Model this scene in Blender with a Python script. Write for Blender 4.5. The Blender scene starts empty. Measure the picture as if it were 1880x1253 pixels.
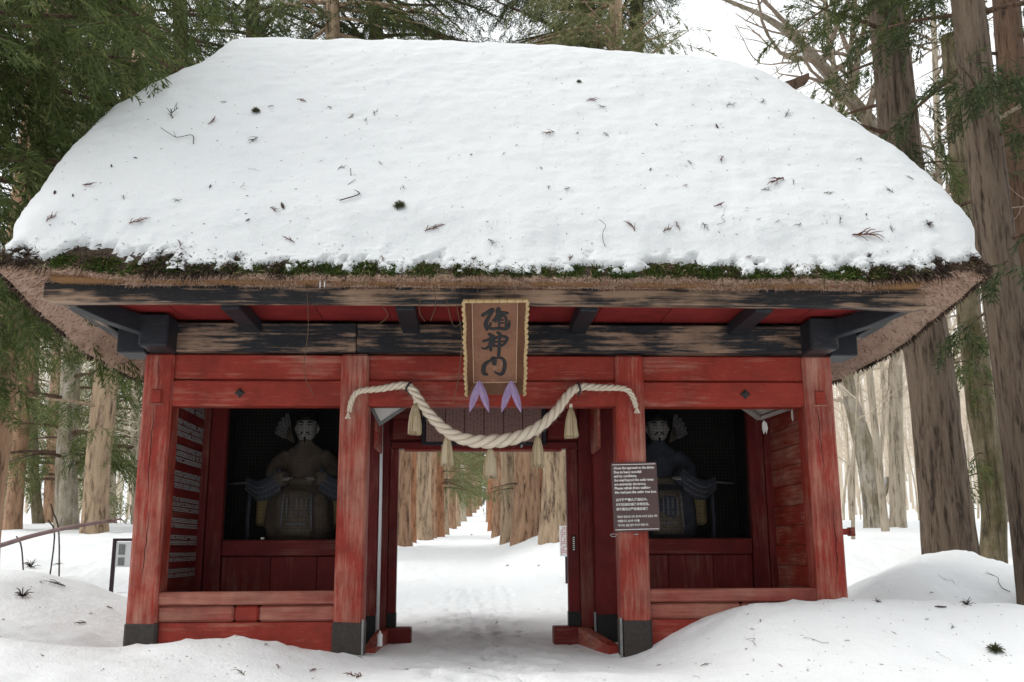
import bpy, math, random
import numpy as np
from mathutils import Vector, Matrix
from mathutils.bvhtree import BVHTree

random.seed(7); rng = np.random.default_rng(7)
sc = bpy.context.scene
col = sc.collection

# ------------------------------------------------------------------ camera
F_PX, YAW, PITCH, ROLL = 1787.2, .0442, .2099, -.0042
CAM = np.array([-.2143, -8.773, .8207])
_fw = np.array([math.sin(YAW)*math.cos(PITCH), math.cos(YAW)*math.cos(PITCH), math.sin(PITCH)])
_r0 = np.array([math.cos(YAW), -math.sin(YAW), 0.]); _u0 = np.cross(_r0, _fw)
_rt = math.cos(ROLL)*_r0 + math.sin(ROLL)*_u0
_up = -math.sin(ROLL)*_r0 + math.cos(ROLL)*_u0
cd = bpy.data.cameras.new('camera'); cam = bpy.data.objects.new('camera', cd); col.objects.link(cam)
cd.sensor_width = 36.; cd.lens = F_PX/1880*36.; cd.clip_start = .05; cd.clip_end = 3000
m = Matrix(((_rt[0], _up[0], -_fw[0], CAM[0]), (_rt[1], _up[1], -_fw[1], CAM[1]), (_rt[2], _up[2], -_fw[2], CAM[2]), (0, 0, 0, 1)))
cam.matrix_world = m
cd.dof.use_dof = True; cd.dof.focus_distance = 9.2; cd.dof.aperture_fstop = 4.0
sc.camera = cam
def ray(px, py): return _rt*(px-940)/F_PX + _up*(626.5-py)/F_PX + _fw
def atY(px, py, Y): d = ray(px, py); return CAM + d*(Y-CAM[1])/d[1]
def proj(p): d = np.asarray(p)-CAM; z = d@_fw; return 940+F_PX*(d@_rt)/z, 626.5-F_PX*(d@_up)/z

# ------------------------------------------------------------------ sky, sun, exposure (bright overcast)
SUN_EL, SUN_AZ = math.radians(50), math.radians(262)      # azimuth from +Y towards +X
w = bpy.data.worlds.new('World'); sc.world = w; w.use_nodes = True
nt = w.node_tree; nt.nodes.clear()
sky = nt.nodes.new('ShaderNodeTexSky'); sky.sky_type = 'NISHITA'; sky.sun_disc = False
sky.sun_elevation = SUN_EL; sky.sun_rotation = SUN_AZ; sky.dust_density = 6.; sky.air_density = 1.; sky.ozone_density = 1.
hs = nt.nodes.new('ShaderNodeHueSaturation'); hs.inputs['Saturation'].default_value = .12
bg = nt.nodes.new('ShaderNodeBackground'); bg.inputs[1].default_value = .15
wo = nt.nodes.new('ShaderNodeOutputWorld')
veil = nt.nodes.new('ShaderNodeMix'); veil.data_type = 'RGBA'; veil.inputs[0].default_value = .85      # even cloud cover over the clear-sky gradient
veil.inputs[7].default_value = (7.3, 7.5, 7.65, 1)
nt.links.new(sky.outputs[0], hs.inputs['Color']); nt.links.new(hs.outputs[0], veil.inputs[6]); nt.links.new(veil.outputs[2], bg.inputs[0]); nt.links.new(bg.outputs[0], wo.inputs[0])
sd = bpy.data.lights.new('sun', 'SUN'); sd.energy = .95; sd.angle = math.radians(25); sd.color = (1, .94, .86)
so = bpy.data.objects.new('sun', sd); col.objects.link(so)
sv = Vector((math.sin(SUN_AZ)*math.cos(SUN_EL), math.cos(SUN_AZ)*math.cos(SUN_EL), math.sin(SUN_EL)))
so.rotation_euler = sv.to_track_quat('Z', 'Y').to_euler()
sc.view_settings.view_transform = 'Standard'; sc.view_settings.look = 'None'
sc.view_settings.exposure = .43; sc.view_settings.gamma = 1.0; sc.view_settings.use_curve_mapping = False
sc.render.engine = 'CYCLES'
sc.cycles.max_bounces = 6; sc.cycles.diffuse_bounces = 4; sc.cycles.glossy_bounces = 2; sc.cycles.transmission_bounces = 3
sc.cycles.use_denoising = True

# ------------------------------------------------------------------ materials
def mat(name):
    mt = bpy.data.materials.new(name); mt.use_nodes = True
    t = mt.node_tree; b = t.nodes['Principled BSDF']; b.inputs['Specular IOR Level'].default_value = .25
    return mt, t, b
def N(t, kind, **kw):
    n = t.nodes.new(kind)
    for k, v in kw.items():
        if k in n.inputs: n.inputs[k].default_value = v
        else: setattr(n, k, v)
    return n
def coords(t, scale, rnd=True):
    tc = N(t, 'ShaderNodeTexCoord'); mp = N(t, 'ShaderNodeMapping'); mp.inputs['Scale'].default_value = scale
    if rnd:
        oi = N(t, 'ShaderNodeObjectInfo'); mu = N(t, 'ShaderNodeMath', operation='MULTIPLY'); mu.inputs[1].default_value = 37.
        ad = N(t, 'ShaderNodeVectorMath', operation='ADD')
        t.links.new(oi.outputs['Random'], mu.inputs[0]); t.links.new(tc.outputs['Object'], ad.inputs[0]); t.links.new(mu.outputs[0], ad.inputs[1])
        t.links.new(ad.outputs[0], mp.inputs['Vector'])
    else: t.links.new(tc.outputs['Object'], mp.inputs['Vector'])
    return mp.outputs[0]
def noise(t, vec, scale, detail=5., rough=.6):
    n = N(t, 'ShaderNodeTexNoise', Scale=scale, Detail=detail, Roughness=rough); t.links.new(vec, n.inputs['Vector']); return n.outputs['Fac']
def ramp(t, fac, stops):
    r = N(t, 'ShaderNodeValToRGB'); e = r.color_ramp.elements
    while len(e) < len(stops): e.new(.5)
    for i, (p, c) in enumerate(stops): e[i].position = p; e[i].color = (*c, 1) if len(c) == 3 else c
    t.links.new(fac, r.inputs[0]); return r.outputs[0]
def mixc(t, fac, a, b, mode='MIX'):
    n = N(t, 'ShaderNodeMix', data_type='RGBA', blend_type=mode)
    for s, v in ((0, fac), (6, a), (7, b)):
        if hasattr(v, 'links'): t.links.new(v, n.inputs[s])
        elif s == 0: n.inputs[s].default_value = v
        else: n.inputs[s].default_value = (*v, 1)
    return n.outputs[2]
def math2(t, op, a, b=0., clamp=False):
    n = N(t, 'ShaderNodeMath', operation=op, use_clamp=clamp)
    for i, v in enumerate((a, b)):
        if hasattr(v, 'links'): t.links.new(v, n.inputs[i])
        else: n.inputs[i].default_value = v
    return n.outputs[0]
def bump(t, b, h, strength, dist=.01):
    n = N(t, 'ShaderNodeBump', Strength=strength, Distance=dist); t.links.new(h, n.inputs['Height']); t.links.new(n.outputs[0], b.inputs['Normal'])
GR = {'x': (.35, 6, 6), 'y': (6, .35, 6), 'z': (6, 6, .35)}
PT = {'x': (.7, 2, 2), 'y': (2, .7, 2), 'z': (2, 2, .7)}
def painted(name, paint, paint2, bare, axis, wear, rough=.62, soft=.12):
    mt, t, b = mat(name)
    g = noise(t, coords(t, GR[axis]), 6., 7., .65); p = noise(t, coords(t, PT[axis]), 1.6, 5., .62)
    fine = noise(t, coords(t, tuple(v*3 for v in GR[axis])), 9., 4., .7)
    h = math2(t, 'ADD', math2(t, 'MULTIPLY', p, .62), math2(t, 'MULTIPLY', g, .38))
    k = ramp(t, h, [(max(0, 1-wear-soft), (0, 0, 0)), (1-wear+soft*.4, (1, 1, 1))])
    pc = mixc(t, fine, paint, paint2)
    bc = mixc(t, g, tuple(v*.62 for v in bare), tuple(min(1, v*1.25) for v in bare))
    scuff = noise(t, coords(t, tuple(v*2.2 for v in GR[axis])), 16., 3., .75)
    sk_ = math2(t, 'MULTIPLY', ramp(t, scuff, [(.60, (0, 0, 0)), (.72, (1, 1, 1))]), .4)
    dirt = noise(t, coords(t, (1.5, 1.5, 1.5)), 2.2, 6., .65)
    cc = mixc(t, sk_, mixc(t, k, pc, bc), tuple(min(1, v*1.1) for v in bare))
    cc = mixc(t, ramp(t, dirt, [(.35, (.68, .68, .68)), (.6, (1, 1, 1))]), (0, 0, 0), cc)
    t.links.new(cc, b.inputs['Base Color']); b.inputs['Roughness'].default_value = rough
    bump(t, b, math2(t, 'ADD', g, math2(t, 'MULTIPLY', fine, .5)), .45, .006)
    return mt
def simple(name, c, c2=None, scale=20., rough=.7, bmp=.2, stretch=(1, 1, 1), rnd=True, dist=.006):
    mt, t, b = mat(name); v = coords(t, stretch, rnd); n = noise(t, v, scale)
    t.links.new(mixc(t, ramp(t, n, [(.3, (0, 0, 0)), (.7, (1, 1, 1))]), c, c2 or tuple(x*.7 for x in c)), b.inputs['Base Color'])
    b.inputs['Roughness'].default_value = rough
    if bmp: bump(t, b, n, bmp, dist)
    return mt
RED, RED2, BARE = (.35, .04, .024), (.23, .028, .019), (.46, .23, .17)
M = {}
for ax in 'xyz':
    M['red_'+ax] = painted('red_paint_'+ax, RED, RED2, BARE, ax, .33 if ax == 'x' else .40, soft=.14)
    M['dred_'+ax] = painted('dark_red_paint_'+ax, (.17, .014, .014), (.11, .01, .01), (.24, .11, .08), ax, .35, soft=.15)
    M['black_'+ax] = painted('black_paint_'+ax, (.012, .015, .02), (.02, .022, .026), (.3, .2, .14), ax, .45, .55, .06)
    M['rail_'+ax] = painted('rail_wood_'+ax, (.3, .04, .03), (.22, .035, .028), (.40, .18, .13), ax, .45, soft=.2)
M['purlin'] = painted('weathered_purlin', (.012, .015, .02), (.03, .03, .032), (.34, .23, .16), 'x', .475, .6, .06)
M['black_solid'] = painted('black_solid', (.012, .015, .02), (.022, .024, .03), (.2, .16, .13), 'x', .33, .5, .07)
M['foot'] = simple('weathered_foot_metal', (.034, .029, .026), (.055, .046, .042), 30, .6)
M['foot_dark'] = simple('dark_foot_metal', (.014, .015, .015), (.022, .02, .02), 30, .6)
M['steel'] = simple('galvanised_steel', (.45, .46, .47), (.3, .3, .31), 25, .45)
M['steel_dull'] = simple('dull_steel', (.26, .26, .26), (.17, .17, .17), 25, .5)
M['niche'] = simple('near_black_wood', (.012, .011, .011), (.02, .017, .015), 8, .8)  # near-black walls put the niches' deep shade into the wood colour
M['wire'] = simple('dark_wire', (.03, .032, .03), None, 8, .6, 0)
M['iron'] = simple('dark_iron', (.03, .027, .03), (.05, .045, .045), 40, .55)
M['greywood'] = simple('grey_bare_wood', (.33, .29, .26), (.2, .17, .15), 12, .8, .3, (1, 6, 6))
M['paper'] = simple('white_paper', (.78, .77, .74), (.7, .69, .66), 30, .8, .05)
M['white'] = simple('white_plastic', (.75, .77, .78), (.68, .7, .72), 12, .45, 0)
M['grey'] = simple('grey_frame', (.22, .24, .23), (.16, .17, .17), 20, .6)

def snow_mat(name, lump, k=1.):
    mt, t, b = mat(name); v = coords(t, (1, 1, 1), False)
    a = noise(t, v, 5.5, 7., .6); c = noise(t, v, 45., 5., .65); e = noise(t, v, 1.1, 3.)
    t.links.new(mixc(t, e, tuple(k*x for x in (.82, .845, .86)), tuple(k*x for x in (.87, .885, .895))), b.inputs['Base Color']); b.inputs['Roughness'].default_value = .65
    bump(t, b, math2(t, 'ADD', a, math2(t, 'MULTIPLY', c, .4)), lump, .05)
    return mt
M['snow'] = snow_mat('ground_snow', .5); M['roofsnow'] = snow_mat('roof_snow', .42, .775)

def bark(name, lo, hi, stripe, spot=None, fx=1.):
    mt, t, b = mat(name); v = coords(t, (7*fx, 7*fx, .8)); v2 = coords(t, (20*fx, 20*fx, 2.6)); v3 = coords(t, (1.6, 1.6, .9)); v4 = coords(t, (40, 40, 14))
    a = noise(t, v, 2.0, 7., .62); c = noise(t, v2, 2.4, 6., .7); e = noise(t, v3, 1.5, 7., .68); f = noise(t, v4, 1.5, 4., .7)
    cc = mixc(t, ramp(t, a, [(.30, (0, 0, 0)), (.62, (1, 1, 1))]), lo, hi)
    cc = mixc(t, math2(t, 'MULTIPLY', ramp(t, c, [(.52, (0, 0, 0)), (.72, (1, 1, 1))]), .6), cc, stripe)
    if spot: cc = mixc(t, ramp(t, math2(t, 'ADD', math2(t, 'MULTIPLY', e, .8), math2(t, 'MULTIPLY', f, .2)), [(.42, (0, 0, 0)), (.6, (1, 1, 1))]), cc, spot)
    fur = ramp(t, math2(t, 'ADD', math2(t, 'MULTIPLY', a, .55), math2(t, 'MULTIPLY', c, .45)), [(.36, (0, 0, 0)), (.46, (1, 1, 1))])
    cc = mixc(t, fur, tuple(x*.3 for x in lo), cc)
    cc = mixc(t, math2(t, 'MULTIPLY', f, .35), cc, tuple(x*.6 for x in hi))
    t.links.new(cc, b.inputs['Base Color']); b.inputs['Roughness'].default_value = .9
    bump(t, b, math2(t, 'ADD', math2(t, 'ADD', a, math2(t, 'MULTIPLY', c, .7)), math2(t, 'MULTIPLY', fur, .4)), 1., .035)
    return mt
M['bark_grey'] = bark('cedar_bark_grey', (.075, .05, .036), (.17, .125, .09), (.25, .2, .155))
M['bark_dark'] = bark('cedar_bark_dark', (.06, .035, .022), (.15, .09, .06), (.2, .13, .09))
M['bark_red'] = bark('cedar_bark_red', (.16, .08, .05), (.42, .26, .16), (.52, .37, .26), None, .6)
M['bark_tan'] = bark('cedar_bark_tan', (.17, .11, .07), (.44, .32, .21), (.56, .45, .33), None, .6)
M['bark_orange'] = bark('cedar_bark_orange', (.16, .065, .03), (.38, .18, .095), (.48, .28, .16), None, .6)
M['bark_moss'] = bark('mossy_bark', (.12, .09, .06), (.25, .2, .13), (.3, .26, .2), (.075, .066, .022))
M['bark_pale'] = bark('pale_beech_bark', (.33, .27, .19), (.5, .43, .33), (.58, .52, .44))
M['bark_palemoss'] = bark('pale_mossy_bark', (.36, .31, .25), (.52, .46, .38), (.6, .55, .48), (.22, .18, .1))
M['twig'] = simple('bare_twig_bark', (.2, .15, .11), (.32, .26, .2), 6, .9, 0)
M['twig_pale'] = simple('pale_twig_bark', (.46, .38, .29), (.6, .52, .42), 6, .9, 0)
M['twig_far'] = simple('sunlit_far_twigs', (.6, .52, .42), (.72, .65, .55), 1, .9, 0)  # overexposed sunlight on the far wood is put into this pale colour
M['plate'] = simple('grey_name_plate', (.27, .26, .26), (.16, .155, .155), 60, .7, 0)
M['crack'] = simple('dark_split', (.05, .014, .012), None, 20, .9, 0)

def leaf(name, a, b_, c):
    mt, t, b = mat(name)
    gi = N(t, 'ShaderNodeNewGeometry')
    cc = ramp(t, gi.outputs['Random Per Island'], [(0, a), (.55, b_), (1, c)])
    t.links.new(cc, b.inputs['Base Color']); b.inputs['Roughness'].default_value = .6
    tr = N(t, 'ShaderNodeBsdfTranslucent'); t.links.new(cc, tr.inputs['Color'])
    mx = N(t, 'ShaderNodeMixShader'); mx.inputs[0].default_value = .35
    t.links.new(b.outputs[0], mx.inputs[1]); t.links.new(tr.outputs[0], mx.inputs[2])
    t.links.new(mx.outputs[0], t.nodes['Material Output'].inputs['Surface'])
    return mt
M['leaf'] = leaf('cedar_foliage', (.04, .06, .016), (.08, .108, .03), (.15, .165, .055))
M['leaf_dark'] = leaf('cedar_foliage_dark', (.024, .038, .014), (.045, .064, .022), (.085, .095, .036))
M['leaf_olive'] = leaf('cedar_foliage_olive', (.08, .095, .036), (.14, .155, .06), (.2, .2, .09))
M['leaf_pale'] = leaf('cedar_foliage_pale', (.09, .115, .04), (.15, .175, .07), (.22, .22, .1))
M['moss'] = leaf('eave_moss', (.02, .04, .008), (.05, .085, .012), (.1, .13, .03))
M['deadgrass'] = leaf('dead_thatch_grass', (.05, .032, .02), (.12, .075, .045), (.3, .2, .1))
M['sprig_brown'] = leaf('brown_sprig', (.1, .035, .02), (.17, .06, .035), (.22, .1, .05))
M['sprig_green'] = leaf('green_sprig', (.05, .06, .025), (.08, .09, .04), (.12, .12, .06))
M['sprig_dark'] = leaf('dark_twig', (.04, .025, .02), (.07, .045, .035), (.1, .06, .05))

# ------------------------------------------------------------------ mesh helpers
def obj(name, V, F, mt, parent=None, smooth=False):
    me = bpy.data.meshes.new(name)
    V = np.asarray(V, dtype=np.float32).reshape(-1, 3)
    if isinstance(F, np.ndarray):
        k = F.shape[1]; n = len(F)
        me.vertices.add(len(V)); me.vertices.foreach_set('co', V.ravel())
        me.loops.add(n*k); me.loops.foreach_set('vertex_index', F.astype(np.int32).ravel())
        me.polygons.add(n); me.polygons.foreach_set('loop_start', np.arange(0, n*k, k, dtype=np.int32))
        me.update(calc_edges=True)
    else:
        me.from_pydata(V.tolist(), [], F); me.update()
    me.materials.append(mt)
    if smooth: me.shade_smooth()
    o = bpy.data.objects.new(name, me); col.objects.link(o)
    if parent: o.parent = parent
    return o
def empty(name, loc=(0, 0, 0)):
    o = bpy.data.objects.new(name, None); col.objects.link(o); o.location = loc; o.empty_display_size = .2; return o
def tag(o, label, cat, group=None, kind=None):
    o['label'] = label; o['category'] = cat
    if group: o['group'] = group
    if kind: o['kind'] = kind
    return o
def _cbox_template():
    ids = {}; cs = [(a, b, c) for a in (-1, 1) for b in (-1, 1) for c in (-1, 1)]
    info = []
    for c in cs:
        for k in range(3): ids[c, k] = len(info); info.append((c, k))
    faces = []
    for k in range(3):
        i, j = [q for q in range(3) if q != k]
        for s in (-1, 1):
            q = []
            for a, b in ((1, 1), (-1, 1), (-1, -1), (1, -1)):
                c = [0, 0, 0]; c[k] = s; c[i] = a; c[j] = b; q.append(ids[tuple(c), k])
            faces.append(q)
        for a in (-1, 1):
            for b in (-1, 1):
                c0 = [0, 0, 0]; c1 = [0, 0, 0]; c0[k] = -1; c1[k] = 1; c0[i] = c1[i] = a; c0[j] = c1[j] = b
                c0, c1 = tuple(c0), tuple(c1); faces.append([ids[c0, i], ids[c1, i], ids[c1, j], ids[c0, j]])
    for c in cs: faces.append([ids[c, 0], ids[c, 1], ids[c, 2]])
    P = np.array([[c[q]*(1. if q == k else .8) for q in range(3)] for c, k in info])
    out = []
    for f in faces:
        n = np.cross(P[f[1]]-P[f[0]], P[f[2]]-P[f[0]])
        out.append(f if n @ P[f].mean(0) > 0 else f[::-1])
    return info, out
_CI, _CF = _cbox_template()
class MB:
    def __init__(s): s.V = []; s.F = []; s.n = 0
    def add(s, V, F):
        V = np.asarray(V, dtype=float).reshape(-1, 3); s.V.append(V); s.F += [[i+s.n for i in f] for f in F]; s.n += len(V); return s
    def box(s, x0, x1, y0, y1, z0, z1, b=.006, rot=None, jit=0.):
        c = np.array([(x0+x1)/2, (y0+y1)/2, (z0+z1)/2]); h = np.array([x1-x0, y1-y0, z1-z0])/2; b = min(b, h.min()*.45)
        V = np.array([[sg[q]*(h[q] if q == k else h[q]-b) for q in range(3)] for sg, k in _CI])
        if jit:
            jj = {sg: rng.normal(0, jit, 3) for sg, k in _CI}
            V = V + np.array([jj[sg] for sg, k in _CI])
        if rot is not None: V = V @ np.array(rot).T
        return s.add(V+c, _CF)
    def tube(s, P, R, n=8, cap=True, squash=1.):
        P = np.asarray(P, float); R = np.broadcast_to(np.asarray(R, float), (len(P),))
        T = np.gradient(P, axis=0); T /= np.linalg.norm(T, axis=1)[:, None]+1e-12
        a = np.array([0, 0, 1.]) if abs(T[0][2]) < .9 else np.array([1., 0, 0])
        u = np.cross(T[0], a); u /= np.linalg.norm(u); V = []
        th = np.linspace(0, 2*math.pi, n, endpoint=False)
        for i in range(len(P)):
            u = u - T[i]*(u@T[i]); u /= np.linalg.norm(u); v = np.cross(T[i], u)
            V.append(P[i] + R[i]*(np.cos(th)[:, None]*u + squash*np.sin(th)[:, None]*v))
        F = []
        for i in range(len(P)-1):
            for j in range(n): k = (j+1) % n; F.append([i*n+j, i*n+k, (i+1)*n+k, (i+1)*n+j])
        if cap: F += [list(range(n))[::-1], [(len(P)-1)*n+j for j in range(n)]]
        return s.add(np.concatenate(V), F)
    def loft(s, rings, cap=True):
        n = len(rings[0]); F = []
        for i in range(len(rings)-1):
            for j in range(n): k = (j+1) % n; F.append([i*n+j, i*n+k, (i+1)*n+k, (i+1)*n+j])
        if cap: F += [list(range(n))[::-1], [(len(rings)-1)*n+j for j in range(n)]]
        return s.add(np.concatenate(rings), F)
    def xf(s, mtx):
        mtx = np.array(mtx); s.V = [v @ mtx[:3, :3].T + mtx[:3, 3] for v in s.V]; return s
    def build(s, name, mt, parent=None, smooth=False): return obj(name, np.concatenate(s.V), s.F, mt, parent, smooth)
def box(name, mt, parent, x0, x1, y0, y1, z0, z1, b=.006, rot=None, jit=.0): return MB().box(x0, x1, y0, y1, z0, z1, b, rot, jit).build(name, mt, parent)
def crom(P, n=8):
    P = np.asarray(P, float); Q = np.concatenate([[2*P[0]-P[1]], P, [2*P[-1]-P[-2]]]); out = []
    for i in range(1, len(Q)-2):
        for u in np.linspace(0, 1, n, endpoint=False):
            a, b, c, d = Q[i-1:i+3]; out.append(.5*(2*b+(c-a)*u+(2*a-5*b+4*c-d)*u*u+(3*b-a-3*c+d)*u**3))
    out.append(P[-1]); return np.array(out)
def sst(a, b, x): t = np.clip((np.asarray(x, float)-a)/(b-a), 0, 1); return t*t*(3-2*t)
_NT = np.random.default_rng(3).random((256, 256))
def vn(x, y):
    x = np.asarray(x, float); y = np.asarray(y, float); xi = np.floor(x).astype(int); yi = np.floor(y).astype(int); fx = x-xi; fy = y-yi
    fx = fx*fx*(3-2*fx); fy = fy*fy*(3-2*fy); g = lambda a, b: _NT[a & 255, b & 255]
    return (g(xi, yi)*(1-fx)+g(xi+1, yi)*fx)*(1-fy)+(g(xi, yi+1)*(1-fx)+g(xi+1, yi+1)*fx)*fy-.5
def fbm(x, y, o=4, g=.5):
    s = 0; a = 1.
    for i in range(o): s = s+a*vn(x*2**i+17.3*i, y*2**i+5.1*i); a *= g
    return s

# ------------------------------------------------------------------ ground
FEET = []
_fr = random.Random(5)
for _k in range(4):
    _x = _fr.uniform(-.7, .6); _y = -3.0; _h = _fr.uniform(-.05, .05)
    while _y < 9: FEET.append((_x+_fr.uniform(-.03, .03)+(.1 if len(FEET) % 2 else -.1), _y, _fr.uniform(-.2, .2))); _y += _fr.uniform(.32, .42); _x += _h*.35
def ground_z(x, y):
    x = np.asarray(x, float); y = np.asarray(y, float); d = y-CAM[1]
    z = np.interp(d, [-60, 0, 5, 9, 12, 16, 20, 28, 55, 85, 140, 215, 300, 480], [-.6, -.28, -.14, -.09, -.09, .02, .3, .8, 1.55, 2.7, 6.0, 10.3, 17, 30])
    xa = CAM[0]+.015*d-1.15
    z = z+sst(13, 22, d)*(.45*sst(1.2, 3.0, np.abs(x-xa)))
    z = z+sst(14, 70, np.abs(x-xa))*np.clip(d-50, 0, 300)*.165
    # drift piled in front of the right bay
    ramp_ = sst(1.1, 2.25, x+.15*(y+.6)); zz = np.where(y < -.55, np.exp(-((y+.55)/1.0)**2), np.exp(-((y+.55)/1.5)**2))
    z = z+ramp_*.47*zz*(1-.25*sst(3, 5.5, x))
    # mound round the big trunk on the right, bank on the left
    z = z+.72*np.exp(-(((x-6.5)/1.25)**2+((y-4.7)/1.35)**2))+.42*np.exp(-(((x-5.2)/.9)**2+((y-3.6)/1.1)**2))+.3*np.exp(-(((x-7.6)/1.2)**2+((y-3.2)/1.2)**2))-.1*sst(3.3, 4.2, x)*np.exp(-((y-1.4)/.8)**2)
    z = z+.62*np.exp(-(((x+5.6)/1.5)**2+((y-3.2)/1.5)**2))+.1*sst(-3.3, -4.5, x)*np.exp(-((y-1)/2)**2)
    z = z+.13*sst(-1.25, -2.2, x)*np.exp(-((y+.3)/.7)**2)+.03*sst(-1.1, -1.5, x)*np.exp(-((y+.25)/.35)**2)
    bank = sst(3.6, 6, np.abs(x))*sst(12, 20, d)
    z = z+bank*.25
    calm = 1-.6*sst(1.8, .8, np.abs(x))*sst(-1.5, 0, y)
    z = z+(.10*fbm(x*.55, y*.55, 3)+.035*fbm(x*2.3+9, y*2.3, 3))*calm*(1+2*sst(30, 90, d))
    z = z+.07*fbm(x*3.1+2, y*3.1, 4, .6)*sst(11.5, 14, d)*(1-sst(60, 120, d))*sst(1.6, 3, np.abs(x-xa))
    tr = sst(1.0, .5, np.abs(x-xa*sst(8, 20, d)))       # trodden path
    z = z+.035*fbm(x*6, y*4, 3, .6)*tr*sst(5, 8, d)
    for fx_, fy_, fa in FEET:
        dx, dy = x-fx_, y-fy_; u = dx*math.cos(fa)+dy*math.sin(fa); v = -dx*math.sin(fa)+dy*math.cos(fa); q = (u/.06)**2+(v/.15)**2
        z = z-.045*np.exp(-q**2)+.012*np.exp(-((np.sqrt(q)-1.35)/.3)**2)
    lump = np.clip(vn(x*7+3, y*7)+vn(x*15, y*15)*.5-.1, 0, 1)
    z = z+.09*lump*(sst(-1.0, -1.4, x)*np.exp(-((y+.13)/.14)**2)*sst(-3.3, -2.9, x)+.5*sst(.9, 1.2, x)*np.exp(-((y+.2)/.3)**2))
    return z
def axis(lo, dl, dh, hi, step, gr):
    a = [dl]
    s = step
    while a[-1] > lo: s *= gr; a.append(a[-1]-s)
    b = [dh]; s = step
    while b[-1] < hi: s *= gr; b.append(b[-1]+s)
    return np.array(a[::-1]+list(np.arange(dl+step, dh-step*.5, step))+b)
gx = axis(-420, -6.5, 7.5, 420, .045, 1.055); gy = axis(-60, -3.2, 3.2, 520, .045, 1.035)
GX, GY = np.meshgrid(gx, gy); GZ = ground_z(GX, GY); nx, ny = len(gx), len(gy)
I = np.arange(nx*ny).reshape(ny, nx)
GF = np.stack([I[:-1, :-1], I[:-1, 1:], I[1:, 1:], I[1:, :-1]], -1).reshape(-1, 4)
ground = obj('snow_ground', np.stack([GX, GY, GZ], -1).reshape(-1, 3), GF, M['snow'], None, True); ground['kind'] = 'structure'
def gz(x, y): return float(ground_z(x, y))

# ------------------------------------------------------------------ the gate
gate = empty('shrine_gate'); tag(gate, 'red timber shrine gate with a thick thatched roof, standing in snow', 'gate')
XO, XI, XJ, XK = 3.15, 2.883, 1.384, 1.127        # outer post outer / inner face, inner post outer / inner face
def post(x0, x1, y0, y1, z1, mk='red_z', foot='foot', ft=.215, strip=None, b=.022):
    p = box('post', M[mk], gate, x0, x1, y0, y1, -.35, z1, b, jit=.003)
    f = box('foot_cover', M[foot], p, x0-.006, x1+.006, y0-.006, y1+.006, -.36, ft, .02)
    if strip: 
        xs = x1+.006 if strip > 0 else x0-.006
        box('corner_strip', M['steel_dull'], p, xs-.014, xs+.004, y0-.011, y0+.03, -.36, ft+.01, .002)
    return p
fp = []
for s in (-1, 1):
    p = post(*sorted((s*XO, s*XI)), 0, .26, 2.566); fp.append(p)
    xc = s*3.02
    for k, (dz, dx) in enumerate(((2.17, 0),)):
        box('tenon_end', M['red_x'], p, xc-.045, xc+.045, -.022, .02, dz-.06, dz+.06, .008)
    box('wedge', M['rail_x'], p, xc-.06, xc+.06, -.012, .01, 2.092, 2.106, .003)
    post(*sorted((s*XJ, s*XK)), 0, .26, 2.566, strip=-s)
# long thin splits in the posts
for x, z0, z1, y in ((-3.03, .55, 1.15, -.001), (-3.03, 1.3, 2.1, -.001), (3.05, .5, 1.25, -.001), (3.0, 1.5, 2.1, -.001), (-3.02, 2.24, 2.56, -.001)):
    zz = np.linspace(z0, z1, 24); xx = x+.012*np.cumsum(rng.normal(0, .35, 24)); wd = .0026*np.sin(np.linspace(.05, 3.09, 24))+.0008
    V = np.concatenate([np.stack([xx-wd, zz*0+y-.001, zz], 1), np.stack([xx+wd, zz*0+y-.001, zz], 1)])
    obj('crack', V, [[i, i+24, i+25, i+1] for i in range(23)], M['crack'], gate)
# head beams: two stacked in each bay
for a, b_ in ((-XI, -XJ), (-XK, XK), (XJ, XI)):
    box('tie_beam', M['red_x'], gate, a-.03, b_+.03, .045, .22, 2.331, 2.564, .012, jit=.002)
    box('tie_beam', M['red_x'], gate, a-.03, b_+.03, .028, .21, 2.09, 2.326, .014, jit=.002)
for x in (-2.29, 2.33):
    mb = MB()
    n = 8; r1 = [(.05 if i % 2 == 0 else .032) for i in range(n)]
    for y, k in ((.03, 1.), (.012, .75), (.002, .3)):
        pass
    rings = [np.array([[x+k*r1[i]*math.cos(i*math.pi/4), y, 2.205+k*r1[i]*math.sin(i*math.pi/4)] for i in range(n)]) for y, k in ((.03, 1.), (.014, .85), (-.006, .35))]
    mb.loft(rings).build('nail_cover', M['iron'], gate)
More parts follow.
